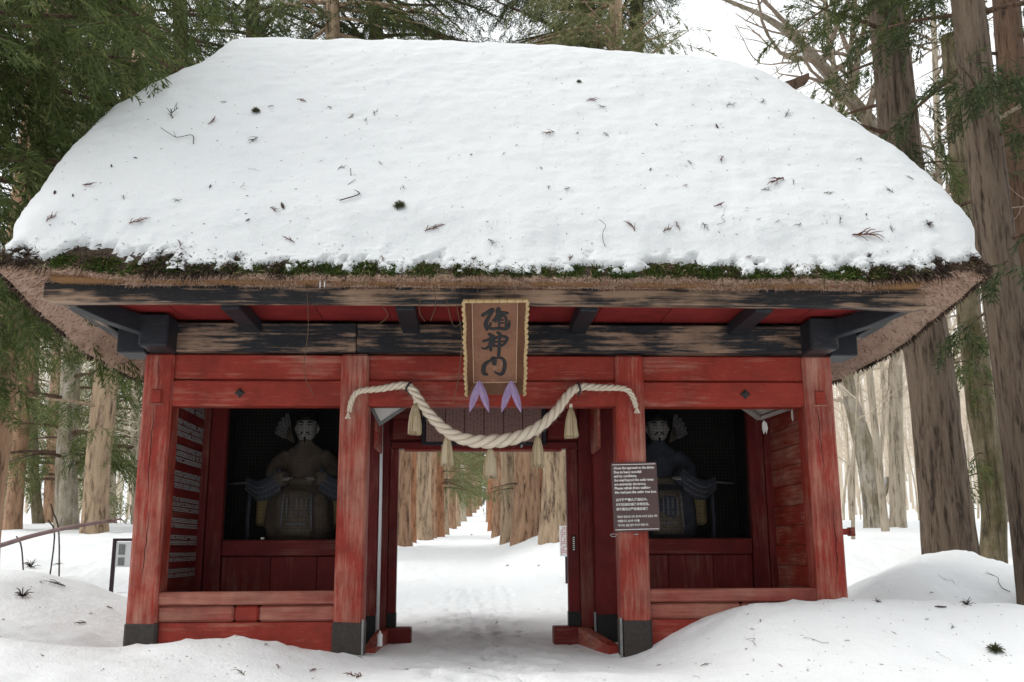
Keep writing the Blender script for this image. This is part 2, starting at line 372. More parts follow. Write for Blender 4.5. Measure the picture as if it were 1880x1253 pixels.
# black wall plate, corner noses, bracket arms, purlins
box('wall_plate', M['black_x'], gate, -3.125, -1.246, -.06, .27, 2.572, 2.838, .01, jit=.002)
box('wall_plate', M['black_x'], gate, -1.242, 3.125, -.06, .27, 2.572, 2.838, .01, jit=.002)
box('wall_plate', M['black_x'], gate, -3.37, 3.36, 2.48, 2.76, 2.572, 2.838, .01)
for s in (-1, 1):
    box('cross_beam', M['black_solid'], gate, *sorted((s*3.105, s*2.855)), -.34, 2.95, 2.563, 2.852, .016)
for x in (-2.18, -.75, .775, 2.25):
    box('bracket_arm', M['black_solid'], gate, x-.075, x+.075, -.95, .3, 2.745, 2.868, .008, jit=.003)
    box('wedge', M['black_solid'], gate, x-.07, x+.06, -1.075, -1.04, 2.885, 2.915, .003)
def beam_pts(P, hw, hh, b, name, mk):
    """a beam whose ends are cut on a slant: P list of (x, y, z_low, z_high)"""
    rings = []
    for (x, y, zl, zh, nx_, ny_) in P:
        rings.append(np.array([[x-nx_*hw, y-ny_*hw, zl], [x+nx_*hw, y+ny_*hw, zl], [x+nx_*hw, y+ny_*hw, zh], [x-nx_*hw, y-ny_*hw, zh]]))
    o = MB().loft(rings).build(name, M[mk], gate)
    md = o.modifiers.new('bevel', 'BEVEL'); md.width = b; md.segments = 1; return o
beam_pts([(-3.64, -1.0, 2.79, 2.93, 0, 1), (-3.55, -1.0, 2.765, 2.93, 0, 1), (-2.9, -1.0, 2.775, 2.915, 0, 1), (-1, -1.0, 2.78, 2.905, 0, 1), (1, -1.0, 2.78, 2.905, 0, 1), (2.9, -1.0, 2.775, 2.91, 0, 1), (3.5, -1.0, 2.75, 2.92, 0, 1), (3.59, -1.0, 2.77, 2.92, 0, 1)], .055, 0, .008, 'eave_purlin', 'purlin')
beam_pts([(-3.55, 3.75, 2.78, 2.92, 0, 1), (3.5, 3.75, 2.78, 2.92, 0, 1)], .055, 0, .008, 'eave_purlin', 'black_x')
for s in (-1, 1):
    beam_pts([(s*3.47, -.93, 2.765, 2.9, 1, 0), (s*3.47, .4, 2.755, 2.89, 1, 0), (s*3.47, 3.69, 2.765, 2.9, 1, 0)], .055, 0, .008, 'side_purlin', 'black_y')
    box('beam_nose', M['black_solid'], gate, *sorted((s*3.385, s*3.13)), -.07, .28, 2.556, 2.85, .012)
    beam_pts([(s*3.5, -.94, 2.775, 2.86, .7, s*.7), (s*3.3, -.6, 2.71, 2.85, .7, s*.7), (s*2.98, -.02, 2.66, 2.84, .7, s*.7)], .06, 0, .008, 'hip_rafter', 'black_solid')
    for y in (.35, 1.3, 2.3): box('bracket_arm', M['black_x'], gate, *sorted((s*3.1, s*3.42)), y-.07, y+.07, 2.745, 2.868, .008)
# red soffit boards
M['soffit'] = painted('soffit_red', (.24, .02, .02), (.18, .016, .016), (.42, .2, .14), 'x', .24, soft=.1)
xs = np.linspace(-3.42, 3.42, 12)
for i in range(11):
    box('soffit_board', M['soffit'], gate, xs[i]+.002, xs[i+1]-.002, -.945, .02, 2.872+.002*(i % 2), 2.892, .003)
for s in (-1, 1):
    ys = np.linspace(.05, 3.7, 6)
    for i in range(5): box('soffit_board', M['red_x'], gate, *sorted((s*2.9, s*3.44)), ys[i], ys[i+1]-.004, 2.872, 2.892, .003)
# front rails of the two side bays
for a, b_, cuts in ((-XI, -XJ, (-2.24, -2.03)), (XJ, XI, (2.2,))):
    box('rail', M['rail_x'], gate, a-.02, b_+.02, .03, .2, .352, .463, .012, jit=.002)
    e = [a-.02, *cuts, b_+.02]
    for i in range(len(e)-1):
        box('lower_rail', M['red_x'] if i == 1 and len(cuts) == 2 else M['rail_x'], gate, e[i]+.002, e[i+1]-.002, .05, .19, .208, .346, .02)
    box('skirt_board', M['red_x'], gate, a-.02, b_+.02, .06, .16, -.3, .203, .006)
# side walls of the front alcoves: horizontal planks
for s in (-1, 1):
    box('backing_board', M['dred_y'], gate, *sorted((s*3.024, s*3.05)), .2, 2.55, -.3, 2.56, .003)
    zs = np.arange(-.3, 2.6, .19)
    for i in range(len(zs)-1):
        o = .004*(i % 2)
        box('plank', M['dred_y'] if s < 0 else M['red_y'], gate, *sorted((s*(2.925-o), s*3.02)), .255, 1.26, zs[i]+.002, zs[i+1]-.002, .004)  # left wall's shade painted in as a darker red than the right's
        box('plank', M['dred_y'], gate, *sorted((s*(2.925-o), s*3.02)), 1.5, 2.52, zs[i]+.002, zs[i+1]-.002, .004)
# middle row: outer posts, niche frames, wainscot
MY = 1.25
for s in (-1, 1):
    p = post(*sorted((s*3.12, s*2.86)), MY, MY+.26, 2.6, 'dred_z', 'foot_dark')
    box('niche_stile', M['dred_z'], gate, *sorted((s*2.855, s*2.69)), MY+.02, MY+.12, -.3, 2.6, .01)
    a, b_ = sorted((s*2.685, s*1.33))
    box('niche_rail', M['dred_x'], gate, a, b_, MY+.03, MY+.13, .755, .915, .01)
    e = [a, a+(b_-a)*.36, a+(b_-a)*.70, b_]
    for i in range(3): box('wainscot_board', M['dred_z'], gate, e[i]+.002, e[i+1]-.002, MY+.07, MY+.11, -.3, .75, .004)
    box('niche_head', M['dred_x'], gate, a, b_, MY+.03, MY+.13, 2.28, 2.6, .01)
    # niche box
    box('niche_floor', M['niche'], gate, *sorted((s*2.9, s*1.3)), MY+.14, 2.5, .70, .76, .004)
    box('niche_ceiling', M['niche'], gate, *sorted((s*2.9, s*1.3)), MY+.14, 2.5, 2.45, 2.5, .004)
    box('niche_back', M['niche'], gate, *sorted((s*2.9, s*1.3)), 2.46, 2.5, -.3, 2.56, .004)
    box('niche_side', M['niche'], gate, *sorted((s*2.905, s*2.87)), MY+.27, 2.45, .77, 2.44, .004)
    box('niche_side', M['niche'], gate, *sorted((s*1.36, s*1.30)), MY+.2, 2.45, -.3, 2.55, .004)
    zs = np.arange(-.3, 2.55, .24)
    for z in zs: box('plank', M['dred_y'], gate, *sorted((s*1.285, s*1.25)), MY+.17, 2.48, z, z+.236, .004)
    # wire net in front of the statue
    mb = MB(); 
    for x in np.arange(a+.02, b_, .035): mb.box(x-.0011, x+.0011, MY+.015, MY+.0172, .9, 2.29, .0003)
    for z in np.arange(.92, 2.28, .035): mb.box(a, b_, MY+.0175, MY+.0197, z-.0011, z+.0011, .0003)
    o = mb.build('wire_net', M['wire'], gate); o['kind'] = 'stuff'
    # rear row
    post(*sorted((s*XO, s*XI)), 2.5, 2.76, 2.57, foot='foot_dark'); post(*sorted((s*XJ, s*XK)), 2.5, 2.76, 2.57, foot='foot_dark')
    zs = np.arange(-.3, 2.55, .24)
    for z in zs: box('plank', M['red_x'], gate, *sorted((s*XI, s*XJ)), 2.53, 2.58, z, z+.236, .004)
# through beam end that sticks out past the back right post
box('beam_end', M['red_x'], gate, 3.1, 4.27, 2.6, 2.68, .96, 1.03, .006)
box('beam_collar', M['red_x'], gate, 4.22, 4.28, 2.585, 2.695, .945, 1.045, .006)
# passage: main posts, door frame, lintel, board, sills
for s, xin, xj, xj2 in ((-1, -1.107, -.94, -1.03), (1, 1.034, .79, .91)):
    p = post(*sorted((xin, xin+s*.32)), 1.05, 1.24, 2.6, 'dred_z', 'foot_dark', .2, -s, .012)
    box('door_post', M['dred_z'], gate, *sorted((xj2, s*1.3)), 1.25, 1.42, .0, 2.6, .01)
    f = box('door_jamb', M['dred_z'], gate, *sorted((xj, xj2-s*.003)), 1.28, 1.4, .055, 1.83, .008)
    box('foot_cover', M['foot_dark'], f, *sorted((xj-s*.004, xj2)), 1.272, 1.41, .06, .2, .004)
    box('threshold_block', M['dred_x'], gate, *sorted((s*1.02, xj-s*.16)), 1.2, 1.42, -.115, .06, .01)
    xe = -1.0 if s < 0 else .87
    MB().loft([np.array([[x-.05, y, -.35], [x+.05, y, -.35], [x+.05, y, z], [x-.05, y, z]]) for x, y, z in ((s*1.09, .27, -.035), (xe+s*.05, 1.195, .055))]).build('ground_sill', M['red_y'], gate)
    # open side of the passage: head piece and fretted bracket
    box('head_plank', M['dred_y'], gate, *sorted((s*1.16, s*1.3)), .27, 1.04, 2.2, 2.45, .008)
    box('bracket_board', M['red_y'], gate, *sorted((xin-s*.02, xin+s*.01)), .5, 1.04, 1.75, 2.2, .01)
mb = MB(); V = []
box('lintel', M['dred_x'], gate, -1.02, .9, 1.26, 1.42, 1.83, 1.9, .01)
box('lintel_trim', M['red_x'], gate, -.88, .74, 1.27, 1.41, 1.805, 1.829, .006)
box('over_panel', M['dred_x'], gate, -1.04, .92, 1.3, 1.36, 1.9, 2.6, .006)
# dark framed donors' board of six planks over the opening
xs = np.linspace(-.66, .53, 7)
def printed(name, base, ink, pitch):
    mt, t, b = mat(name)
    tc = N(t, 'ShaderNodeTexCoord'); sp = N(t, 'ShaderNodeSeparateXYZ'); t.links.new(tc.outputs['Object'], sp.inputs[0])
    mk = lambda o, f: math2(t, 'FRACT', math2(t, 'MULTIPLY', o, f))
    col_ = math2(t, 'LESS_THAN', mk(sp.outputs[0], pitch), .45)
    v = N(t, 'ShaderNodeCombineXYZ'); t.links.new(math2(t, 'FLOOR', math2(t, 'MULTIPLY', sp.outputs[0], pitch)), v.inputs[0]); t.links.new(math2(t, 'MULTIPLY', sp.outputs[2], 60.), v.inputs[1])
    ch = N(t, 'ShaderNodeTexNoise', Scale=1., Detail=2.); t.links.new(v.outputs[0], ch.inputs['Vector'])
    k = math2(t, 'MULTIPLY', math2(t, 'MULTIPLY', col_, math2(t, 'GREATER_THAN', ch.outputs['Fac'], .52)), .55)
    g = noise(t, coords(t, (5, 5, .4)), 7.)
    t.links.new(mixc(t, k, mixc(t, g, tuple(x*.75 for x in base), base), ink), b.inputs['Base Color']); b.inputs['Roughness'].default_value = .75
    return mt
M['donor'] = printed('written_plank', (.27, .16, .14), (.05, .03, .03), 28.)
for i in range(6): box('donor_plank', M['donor'], gate, xs[i]+.003, xs[i+1]-.003, 1.16, 1.19, 1.885, 2.235, .003)
for z0, z1 in ((1.855, 1.882), (2.238, 2.265)): box('board_frame', M['black_solid'], gate, -.70, .57, 1.15, 1.2, z0, z1, .004)
for x0, x1 in ((-.70, -.664), (.534, .57)): box('board_frame', M['black_solid'], gate, x0, x1, 1.148, 1.2, 1.883, 2.237, .004)
for z in np.arange(1.92, 2.5, .2): box('panel_board', M['dred_x'], gate, -1.0, -.72, 1.2, 1.24, z, z+.196, .006); box('panel_board', M['dred_x'], gate, .59, .9, 1.2, 1.24, z, z+.196, .006)
for x, z in ((-.49, 1.845), (.32, 1.845)): MB().tube([(x, 1.14, z), (x, 1.26, z)], .012, 8).build('bolt', M['steel'], gate)
# white conduit, label on the door post
MB().tube([(-1.09, 1.03, .06), (-1.09, 1.03, 1.3), (-1.1, 1.04, 2.2)], .016, 8).build('conduit', M['white'], gate, True)
box('name_label', M['niche'], gate, .83, .865, 1.272, 1.279, .79, .95, .001)
mb = MB()
for i in range(7): mb.box(.838, .838+.02, 1.268, 1.2715, .8+.02*i, .812+.02*i, .0005)
mb.build('label_writing', M['paper'], gate)['kind'] = 'stuff'
# ceiling of the alcoves and the passage
for s in (-1, 0, 1):
    a, b_ = {-1: (-2.9, -1.14), 0: (-1.12, 1.12), 1: (1.14, 2.9)}[s]
    ys = np.linspace(.28, 2.48, 6)
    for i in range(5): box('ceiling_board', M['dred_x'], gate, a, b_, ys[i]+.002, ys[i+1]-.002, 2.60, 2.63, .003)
# rows of small white donor name plates on the left alcove wall
for zc, hh, tall in ((2.12, .17, 1), (1.86, .17, 1), (1.62, .17, 1), (1.38, .17, 1), (1.155, .14, 1), (.985, .10, 0), (.83, .10, 0), (.675, .09, 0), (.53, .09, 0)):
    zc = zc+.08; mb = MB(); rows = 3 if tall else 2; rh = hh/rows
    for r in range(rows):
        for y in np.arange(.29, 1.2, .0165):
            if random.random() < .08: continue
            z0 = zc-hh/2+r*rh+.004; n = 3
            for k in range(n):
                if random.random() < .2: continue
                q = (rh-.008)/n; mb.box(-2.919, -2.912, y, y+.0105, z0+k*q+.002, z0+(k+1)*q-.002, .001)
    mb.build('name_plate_row', M['plate'], gate)['kind'] = 'stuff'

# ------------------------------------------------------------------ roof
LIPY, RIDY, LIPZ = -1.36, 1.36, 2.935
NS = 90
ss = np.linspace(0, 1, NS)
phi = np.radians(np.interp(ss, [0, .12, .5, .8, .9, .96, 1.0], [44, 50, 54, 52, 44, 26, 2]))
py_ = np.concatenate([[0], np.cumsum((np.cos(phi[1:])+np.cos(phi[:-1]))/2)]); pz_ = np.concatenate([[0], np.cumsum((np.sin(phi[1:])+np.sin(phi[:-1]))/2)])
PY = LIPY+py_/py_[-1]*(RIDY-LIPY)*1.0; PZ = LIPZ+pz_/pz_[-1]*(6.2-LIPZ)
SIL_L = np.array([(430, 72), (405, 84), (375, 105), (350, 124), (318, 155), (270, 178), (220, 200), (180, 235), (130, 275), (100, 302), (78, 335), (55, 385), (35, 425), (8, 470), (-6, 492)], float)
SIL_R = np.array([(1300, 88), (1345, 102), (1400, 135), (1450, 168), (1500, 205), (1560, 240), (1620, 277), (1690, 325), (1740, 380), (1775, 430), (1788, 465), (1803, 495)], float)
def hips(sil, x0, shrink):
    out = []
    for s_, yy, zz, ph in zip(ss, PY, PZ, phi):
        X = x0; yb = yy+.27*(.07+.95*float(sst(0, .45, s_))*(1-.2*s_))*(1-float(sst(.7, .95, s_)))+.1
        for _ in range(8):
            px, py = proj((X, yb, zz)); px = np.interp(py, sil[:, 1], sil[:, 0]); X = atY(px, py, yb)[0]
        out.append(X)
    out = np.array(out); out = out-np.sign(x0)*(shrink*sst(.0, .09, ss)+.2*sst(.6, .95, ss))
    k = np.ones(5)/5; o2 = np.convolve(np.pad(out, 2, 'edge'), k, 'valid'); o2[:3] = out[:3]
    return o2
HL, HR = hips(SIL_L, -3.2, .17), hips(SIL_R, 3.2, .12)
# close the ridge ends softly
endk = sst(.93, 1.0, ss); HL = HL*(1-endk*.04); HR = HR*(1-endk*.04)
NF, NSd, NB = 280, 84, 60
def loop(xl, xr, yf, yb, rc):
    """rounded rectangle, sampled evenly between the four corner apexes, starting front left"""
    rc = min(rc, (yb-yf)*.49, (xr-xl)*.4); ex = lambda v: np.sign(v)*np.abs(v)**.72; h = 24; segs = []
    def arc(cx, cy, a0, a1): a = np.linspace(a0, a1, h); return np.column_stack([cx+rc*ex(np.cos(a)), cy+rc*ex(np.sin(a))])
    q = math.pi/4
    fl0, fl1 = arc(xl+rc, yf+rc, 5*q, 6*q), arc(xl+rc, yf+rc, 4*q, 5*q); fr0, fr1 = arc(xr-rc, yf+rc, 6*q, 7*q), arc(xr-rc, yf+rc, 7*q, 8*q)
    br0, br1 = arc(xr-rc, yb-rc, 0, q), arc(xr-rc, yb-rc, q, 2*q); bl0, bl1 = arc(xl+rc, yb-rc, 2*q, 3*q), arc(xl+rc, yb-rc, 3*q, 4*q)
    for A, B, n in ((fl0, fr0, NF), (fr1, br0, NSd), (br1, bl0, NB), (bl1, fl1, NSd)):
        P = np.concatenate([A, B]); d = np.concatenate([[0], np.cumsum(np.hypot(*np.diff(P, axis=0).T))]); u_ = np.linspace(0, d[-1], n, endpoint=False)
        segs.append(np.column_stack([np.interp(u_, d, P[:, 0]), np.interp(u_, d, P[:, 1])]))
    return np.concatenate(segs)
def lipz(x, y):   # the eave sags along the sides and lifts at the corners
    cx = np.abs(x)/3.93; cy = np.abs(y-1.36)/2.72
    front = .07*sst(.72, .99, cx); side = -.22*(1-sst(.2, .97, cy))+.07*sst(.72, .99, cy)
    return np.where(cy > cx, front, side)
rings = []
for i in range(NS):
    rc = .07+.95*sst(0, .45, ss[i])*(1-.2*ss[i]); yb = 2*RIDY-PY[i]+1e-3
    P = loop(HL[i], HR[i], PY[i], yb, rc); LZ = lipz(P[:, 0], P[:, 1]) if i == 0 else LZ; z = PZ[i]+LZ*(1-ss[i])**4-.16*sst(.2, 2.9, P[:, 0])*sst(.75, 1., ss[i])
    rings.append(np.column_stack([P, z]))
RG = np.array(rings); NL = RG.shape[1]
def grid_faces(a, b, wrap=True):
    i = np.arange(a-1)[:, None]; j = np.arange(b if wrap else b-1)[None, :]; k = (j+1) % b
    return np.stack([i*b+j, i*b+k, (i+1)*b+k, (i+1)*b+j], -1).reshape(-1, 4)
def normals(G):
    du = np.roll(G, -1, 1)-np.roll(G, 1, 1); dv = np.gradient(G, axis=0); n = np.cross(du, dv); n /= np.linalg.norm(n, axis=2)[..., None]+1e-9; return n
RN = normals(RG)
RN[-4:] = (0, 0, 1)
th = RG+RN*(.03*fbm(RG[..., 0]*4, RG[..., 2]*4+RG[..., 1]*3, 3))[..., None]*np.clip(1-ss, 0, 1)[:, None, None]
def thatch_mat(name, a, b_, stretch, sc_):
    mt, t, b = mat(name); g = noise(t, coords(t, stretch, False), sc_, 6., .7); e = noise(t, coords(t, (1, 1, 1), False), 2.5, 4.)
    c = mixc(t, ramp(t, g, [(.3, (0, 0, 0)), (.7, (1, 1, 1))]), a, b_)
    t.links.new(mixc(t, math2(t, 'MULTIPLY', e, .5), c, tuple(x*.6 for x in a)), b.inputs['Base Color']); b.inputs['Roughness'].default_value = .95
    bump(t, b, g, .9, .03); return mt
M['thatch'] = thatch_mat('mossy_thatch', (.05, .035, .025), (.1, .075, .05), (6, 1, 6), 6.)
M['thatch_cut'] = thatch_mat('cut_thatch_underside', (.40, .26, .19), (.74, .53, .42), (5, 5, 5), 12.)
M['thatch_orange'] = thatch_mat('orange_thatch_edge', (.28, .14, .06), (.46, .26, .12), (8, 8, 8), 14.)
roof = obj('thatched_roof', np.concatenate([th.reshape(-1, 3), th[-1].mean(0)[None]]), np.concatenate([grid_faces(NS, NL)]), M['thatch'], gate, True)
def blades(P, D, L, W, seg=2):
    """tapered curved blades: positions, directions, lengths, widths"""
    n = len(P); D = D/np.linalg.norm(D, axis=1)[:, None]; S = np.cross(D, rng.normal(size=(n, 3))); S /= np.linalg.norm(S, axis=1)[:, None]+1e-9
    sag = np.array([0, 0, -1.])
    a = P-S*W[:, None]; b = P+S*W[:, None]; mid = P+D*(L*.55)[:, None]+sag*(L*.06)[:, None]; tip = P+D*L[:, None]+sag*(L*.22)[:, None]
    V = np.stack([a, b, mid+S*(W*.75)[:, None], tip, mid-S*(W*.75)[:, None]], 1).reshape(-1, 3)
    k = np.arange(n)[:, None]*5; F3 = np.concatenate([k+np.array([[0, 1, 2]]), k+np.array([[0, 2, 4]]), k+np.array([[4, 2, 3]])])
    return V, F3
# underside of the eaves
U = []
base = th[0]
for f, dz in ((0, -.0), (.02, -.035), (.25, -.03), (.55, -.02), (1., -.01)):
    tgt = np.column_stack([np.clip(base[:, 0], -3.3, 3.3), np.clip(base[:, 1], -.8, 3.52), np.full(NL, 2.925)])
    q = base*(1-f)+tgt*f; q[:, 2] += dz+.012*fbm(q[:, 0]*9, q[:, 1]*9, 2); U.append(q)
ct = np.column_stack([np.clip(base[:, 0], -.5, .5), np.clip(base[:, 1], 1.2, 1.5), np.full(NL, 3.0)]); U.append(ct)
U = np.array(U); obj('eave_underside', U.reshape(-1, 3), grid_faces(len(U), NL)[:, ::-1], M['thatch_cut'], roof, True)
j_ = rng.integers(0, NL, 52000); f_ = rng.uniform(0, 2.9, 52000)+1; k_ = np.floor(f_).astype(int); a_ = (f_-k_)[:, None]; Pq = U[k_, j_]*(1-a_)+U[np.minimum(k_+1, 5), j_]*a_
Pq = Pq+rng.normal(0, .02, Pq.shape)*np.array([1, 1, 0]); keep = (Pq[:, 1] < 3.2); Pq = Pq[keep]; ow = np.column_stack([np.sign(Pq[:, 0])*(np.abs(Pq[:, 0]) > 3.3), -1.*(Pq[:, 1] < -.9), np.full(len(Pq), -.55)])
M['reed'] = leaf('cut_reed_ends', (.16, .1, .07), (.42, .28, .2), (.66, .49, .38))
V_, F_3 = blades(Pq+np.array([0, 0, .012]), ow+rng.normal(0, .35, Pq.shape), rng.uniform(.02, .05, len(Pq)), rng.uniform(.003, .007, len(Pq))); obj('reed_ends', V_, F_3, M['reed'], roof)['kind'] = 'stuff'
# orange band where the lowest thatch layer rests on the purlin
ob = []
for x in np.linspace(-3.5, 3.45, 90):
    e = .02*fbm(x*5, 2., 3)
    ob.append(np.array([[x, -1.045, 2.915], [x, -1.25+e, 2.893], [x, -1.27+e, 2.935], [x, -1.045, 2.96]]))
MB().loft(ob).build('thatch_edge_band', M['thatch_orange'], roof, True)
# gable beam whose upturned ends show on either side of the snow
for s, pts in ((-1, [(-2.6, 5.95), (-3.25, 6.02), (-3.5, 6.07), (-3.75, 6.17)]), (1, [(2.6, 5.9), (3.15, 5.94), (3.4, 6.0), (3.64, 6.1)])):
    P = crom(pts, 5); rr = []
    for i, (x, z) in enumerate(P):
        h = .10*(1-.45*i/len(P)); rr.append(np.array([[x, 1.30, z-h], [x, 1.46, z-h], [x, 1.46, z+.02], [x, 1.30, z+.02]]))
    MB().loft(rr if s > 0 else rr).build('gable_beam', M['bark_dark'], roof)

# ------------------------------------------------------------------ snow on the roof
lx = RG[..., 0]; ly = RG[..., 1]; lz = RG[..., 2]
per = np.arange(NL)/NL*26.
edge = .022+.045*fbm(per*1.1, per*0+3.3, 3)+.05*fbm(per*4.3, per*0+1., 4, .65)
edge = np.where(RG[0][:, 1] < -1., edge+.028*sst(2.5, 3.8, np.abs(RG[0][:, 0])), edge)
NS2 = 170
s2 = np.concatenate([np.linspace(.0, .2, 60), np.linspace(.2, 1, NS2-59)[1:]]); 
def rows(G): 
    f = s2*(NS-1); i = np.clip(np.floor(f).astype(int), 0, NS-2); a = (f-i)[:, None, None]; return G[i]*(1-a)+G[i+1]*a
SG, SN = rows(RG), rows(RN)
dd = s2[:, None]-edge[None, :]-.045*fbm(per[None, :]*7+s2[:, None]*0, s2[:, None]*70+per[None, :]*0, 4, .65)*sst(.15, .03, s2)[:, None]
elow = .022+.045*fbm(per*1.1, per*0+3.3, 3); dl = s2[:, None]-elow[None, :]
h = -.03+.07*sst(-.012, .02, dd)+.14*sst(.0, .17, dl)
x_, y_, z_ = SG[..., 0], SG[..., 1], SG[..., 2]; al = np.hypot(y_, z_)*1.2
h = h+sst(0, .08, dd)*(.035*fbm(x_*1.1, al*1.3+y_, 3)+.018*fbm(x_*4.5+4, al*7, 3)+.010*fbm(x_*9, al*22, 2))+.011*fbm(x_*13, al*13, 3)*sst(.09, .01, np.abs(dd))
SV = SG+SN*h[..., None]
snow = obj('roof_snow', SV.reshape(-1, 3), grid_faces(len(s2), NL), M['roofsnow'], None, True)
tag(snow, 'thick blanket of snow lying on the thatched gate roof', 'snow')
ROOF_BVH = BVHTree.FromPolygons([Vector(v) for v in SV.reshape(-1, 3)], grid_faces(len(s2), NL).tolist())
GND_BVH = BVHTree.FromPolygons([Vector(v) for v in np.stack([GX, GY, GZ], -1).reshape(-1, 3)], GF.tolist())
# moss, ferns and loose thatch along the eave
def fringe(name, n, jr, sr, Lr, Wr, mt, down, out_, up=0., clump=3., thr=-.05):
    j = rng.integers(*jr, n); s_ = rng.uniform(*sr, n); k = np.clip((s_*(NS-1)).astype(int), 0, NS-2); keep = vn(j*.11*clump, s_*0+7.7)+rng.normal(0, .1, n) > thr
    j, k = j[keep], k[keep]; P = th[k, j]+rng.normal(0, .012, (len(j), 3)); Nn = RN[k, j]
    D = Nn*out_+np.array([0, 0, -1.])*down+rng.normal(0, .38, (len(j), 3))+np.array([0, 0, up])
    dn = th[0, j]-th[6, j]; D = D+dn/np.linalg.norm(dn, axis=1)[:, None]*down
    V, F_ = blades(P, D, rng.uniform(*Lr, len(j)), rng.uniform(*Wr, len(j))); o = obj(name, V, F_, mt, roof); o['kind'] = 'stuff'; return o
M['palegrass'] = leaf('pale_dead_grass', (.3, .25, .13), (.4, .34, .2), (.5, .42, .26))
fringe('moss', 26000, (16, NF-16), (0., .045), (.010, .03), (.004, .010), M['moss'], .1, .9, .3, 3.1, -.1)
fringe('moss', 6000, (30, NF-30), (.0, .03), (.025, .05), (.004, .008), M['moss'], .35, .7, .1, 5.2, .03)
fringe('loose_thatch', 7000, (0, NF), (0., .05), (.02, .06), (.002, .0045), M['deadgrass'], .35, .7, .1, 2.2, 0.)
fringe('loose_thatch', 900, (0, NF), (0., .02), (.05, .13), (.0012, .003), M['deadgrass'], 1.2, .25, 0, 6., .08)
fringe('pale_grass', 900, (0, NF), (0., .04), (.05, .13), (.0015, .003), M['palegrass'], .5, .5, .2, 4., .05)
M['darkthatch'] = leaf('dark_loose_thatch', (.025, .016, .012), (.055, .036, .026), (.12, .085, .06))
fringe('loose_thatch', 7000, (0, NF), (0., .06), (.02, .05), (.003, .006), M['darkthatch'], .2, .8, .15, 2., 0.)
fringe('loose_thatch', 9000, (NF, NF+NSd), (-.0, .03), (.02, .06), (.004, .010), M['darkthatch'], .6, .6, 0, 1.)
fringe('loose_thatch', 9000, (NF+NSd+NB, NL), (-.0, .03), (.02, .06), (.004, .010), M['darkthatch'], .6, .6, 0, 1.)
fringe('loose_thatch', 7000, (NF-46, NF), (.0, .10), (.04, .11), (.003, .007), M['darkthatch'], .55, .5, .05, 1.)
fringe('loose_thatch', 12000, (0, 80), (.0, .12), (.04, .11), (.003, .007), M['darkthatch'], .55, .5, .05, 1.)
# icicles and hanging vines
for px, L in ((588, .07), (596, .06)):
    p = atY(px, 515, -1.3); MB().tube([p, p+np.array([0, 0, -L*.5]), p+np.array([0, 0, -L])], [.008, .005, .001], 6).build('icicle', M['white'], roof, True)
for pts in ([(563, 520), (566, 600), (558, 680), (575, 725)], [(838, 560), (848, 620), (842, 690), (832, 742)], [(700, 560), (712, 580), (690, 600)], [(795, 520), (800, 560), (790, 590)], [(818, 540), (826, 580), (835, 600), (848, 592)], [(700, 548), (720, 530), (730, 520)], [(775, 520), (770, 570), (780, 590)]):
    P = crom([atY(px, py, -1.22) for px, py in pts], 6); MB().tube(P, .003, 4).build('hanging_vine', M['deadgrass'], roof)

# ------------------------------------------------------------------ name plaque, leaning out from under the eave
pl = empty('name_plaque'); tag(pl, 'brown wooden plaque with gold wavy rim and black brushed characters, hung under the eave', 'plaque')
Pt, Pb = np.array([-.009, -1.13, 2.816]), np.array([.012, -.30, 2.168])
ax_v = (Pt-Pb); HGT = np.linalg.norm(ax_v); ax_v /= HGT; ax_u = np.array([1, 0, 0])-ax_v*ax_v[0]; ax_u /= np.linalg.norm(ax_u); ax_w = np.cross(ax_u, ax_v)
if ax_w[1] > 0: ax_w = -ax_w
PM = np.eye(4); PM[:3, 0] = ax_u; PM[:3, 1] = ax_v; PM[:3, 2] = ax_w; PM[:3, 3] = Pb      # u right, v up, w towards the viewer
def fromzoom(zx, zy):   # a point of the enlarged plaque view -> plaque u, v
    px, py = 820+zx/5.45, 530+zy/5.447; d = ray(px, py); t = ((Pb-CAM)@ax_w)/(d@ax_w); p = CAM+d*t-Pb; return np.array([p@ax_u, p@ax_v])
M['plaque'] = painted('plaque_wood', (.26, .125, .075), (.21, .10, .06), (.34, .19, .12), 'z', .35, .6)
M['plaque_side'] = painted('plaque_frame_wood', (.17, .075, .04), (.13, .055, .03), (.24, .12, .07), 'z', .3, .6)
M['gold'] = simple('worn_gold', (.52, .38, .2), (.4, .28, .14), 40, .5, .3)
M['pale_line'] = simple('pale_inlay', (.62, .42, .28), None, 30, .6, 0)
M['ink'] = simple('black_lacquer', (.017, .018, .02), (.03, .03, .032), 50, .5, .3)
def pbox(name, mt, u0, u1, v0, v1, w0, w1, b=.003): return MB().box(u0, u1, v0, v1, w0, w1, b).xf(PM).build(name, mt, pl)
H = HGT; W2 = .255
iu0, iu1 = fromzoom(265, 500)[0], fromzoom(700, 500)[0]; iv0, iv1 = fromzoom(480, 935)[1], fromzoom(480, 125)[1]
pbox('board', M['plaque'], iu0, iu1, iv0, iv1, -.02, .0)
def quad_panel(name, pts, mt):
    V = np.array(pts, float); V2 = V.copy(); V2[:, 2] -= .018
    MB().loft([V2, V]).xf(PM).build(name, mt, pl)
g = .006
ou0, ou1, ov0, ov1 = -W2+.012, W2-.012, .012, H-.012
quad_panel('frame_side', [(ou0, ov0, .05), (iu0-g, iv0-g, .002), (iu0-g, iv1+g, .002), (ou0, ov1, .05)], M['plaque_side'])
quad_panel('frame_side', [(iu1+g, iv0-g, .002), (ou1, ov0, .05), (ou1, ov1, .05), (iu1+g, iv1+g, .002)], M['plaque_side'])
quad_panel('frame_bottom', [(ou0, ov0, .05), (ou1, ov0, .05), (iu1+g, iv0-g, .002), (iu0-g, iv0-g, .002)], M['plaque_side'])
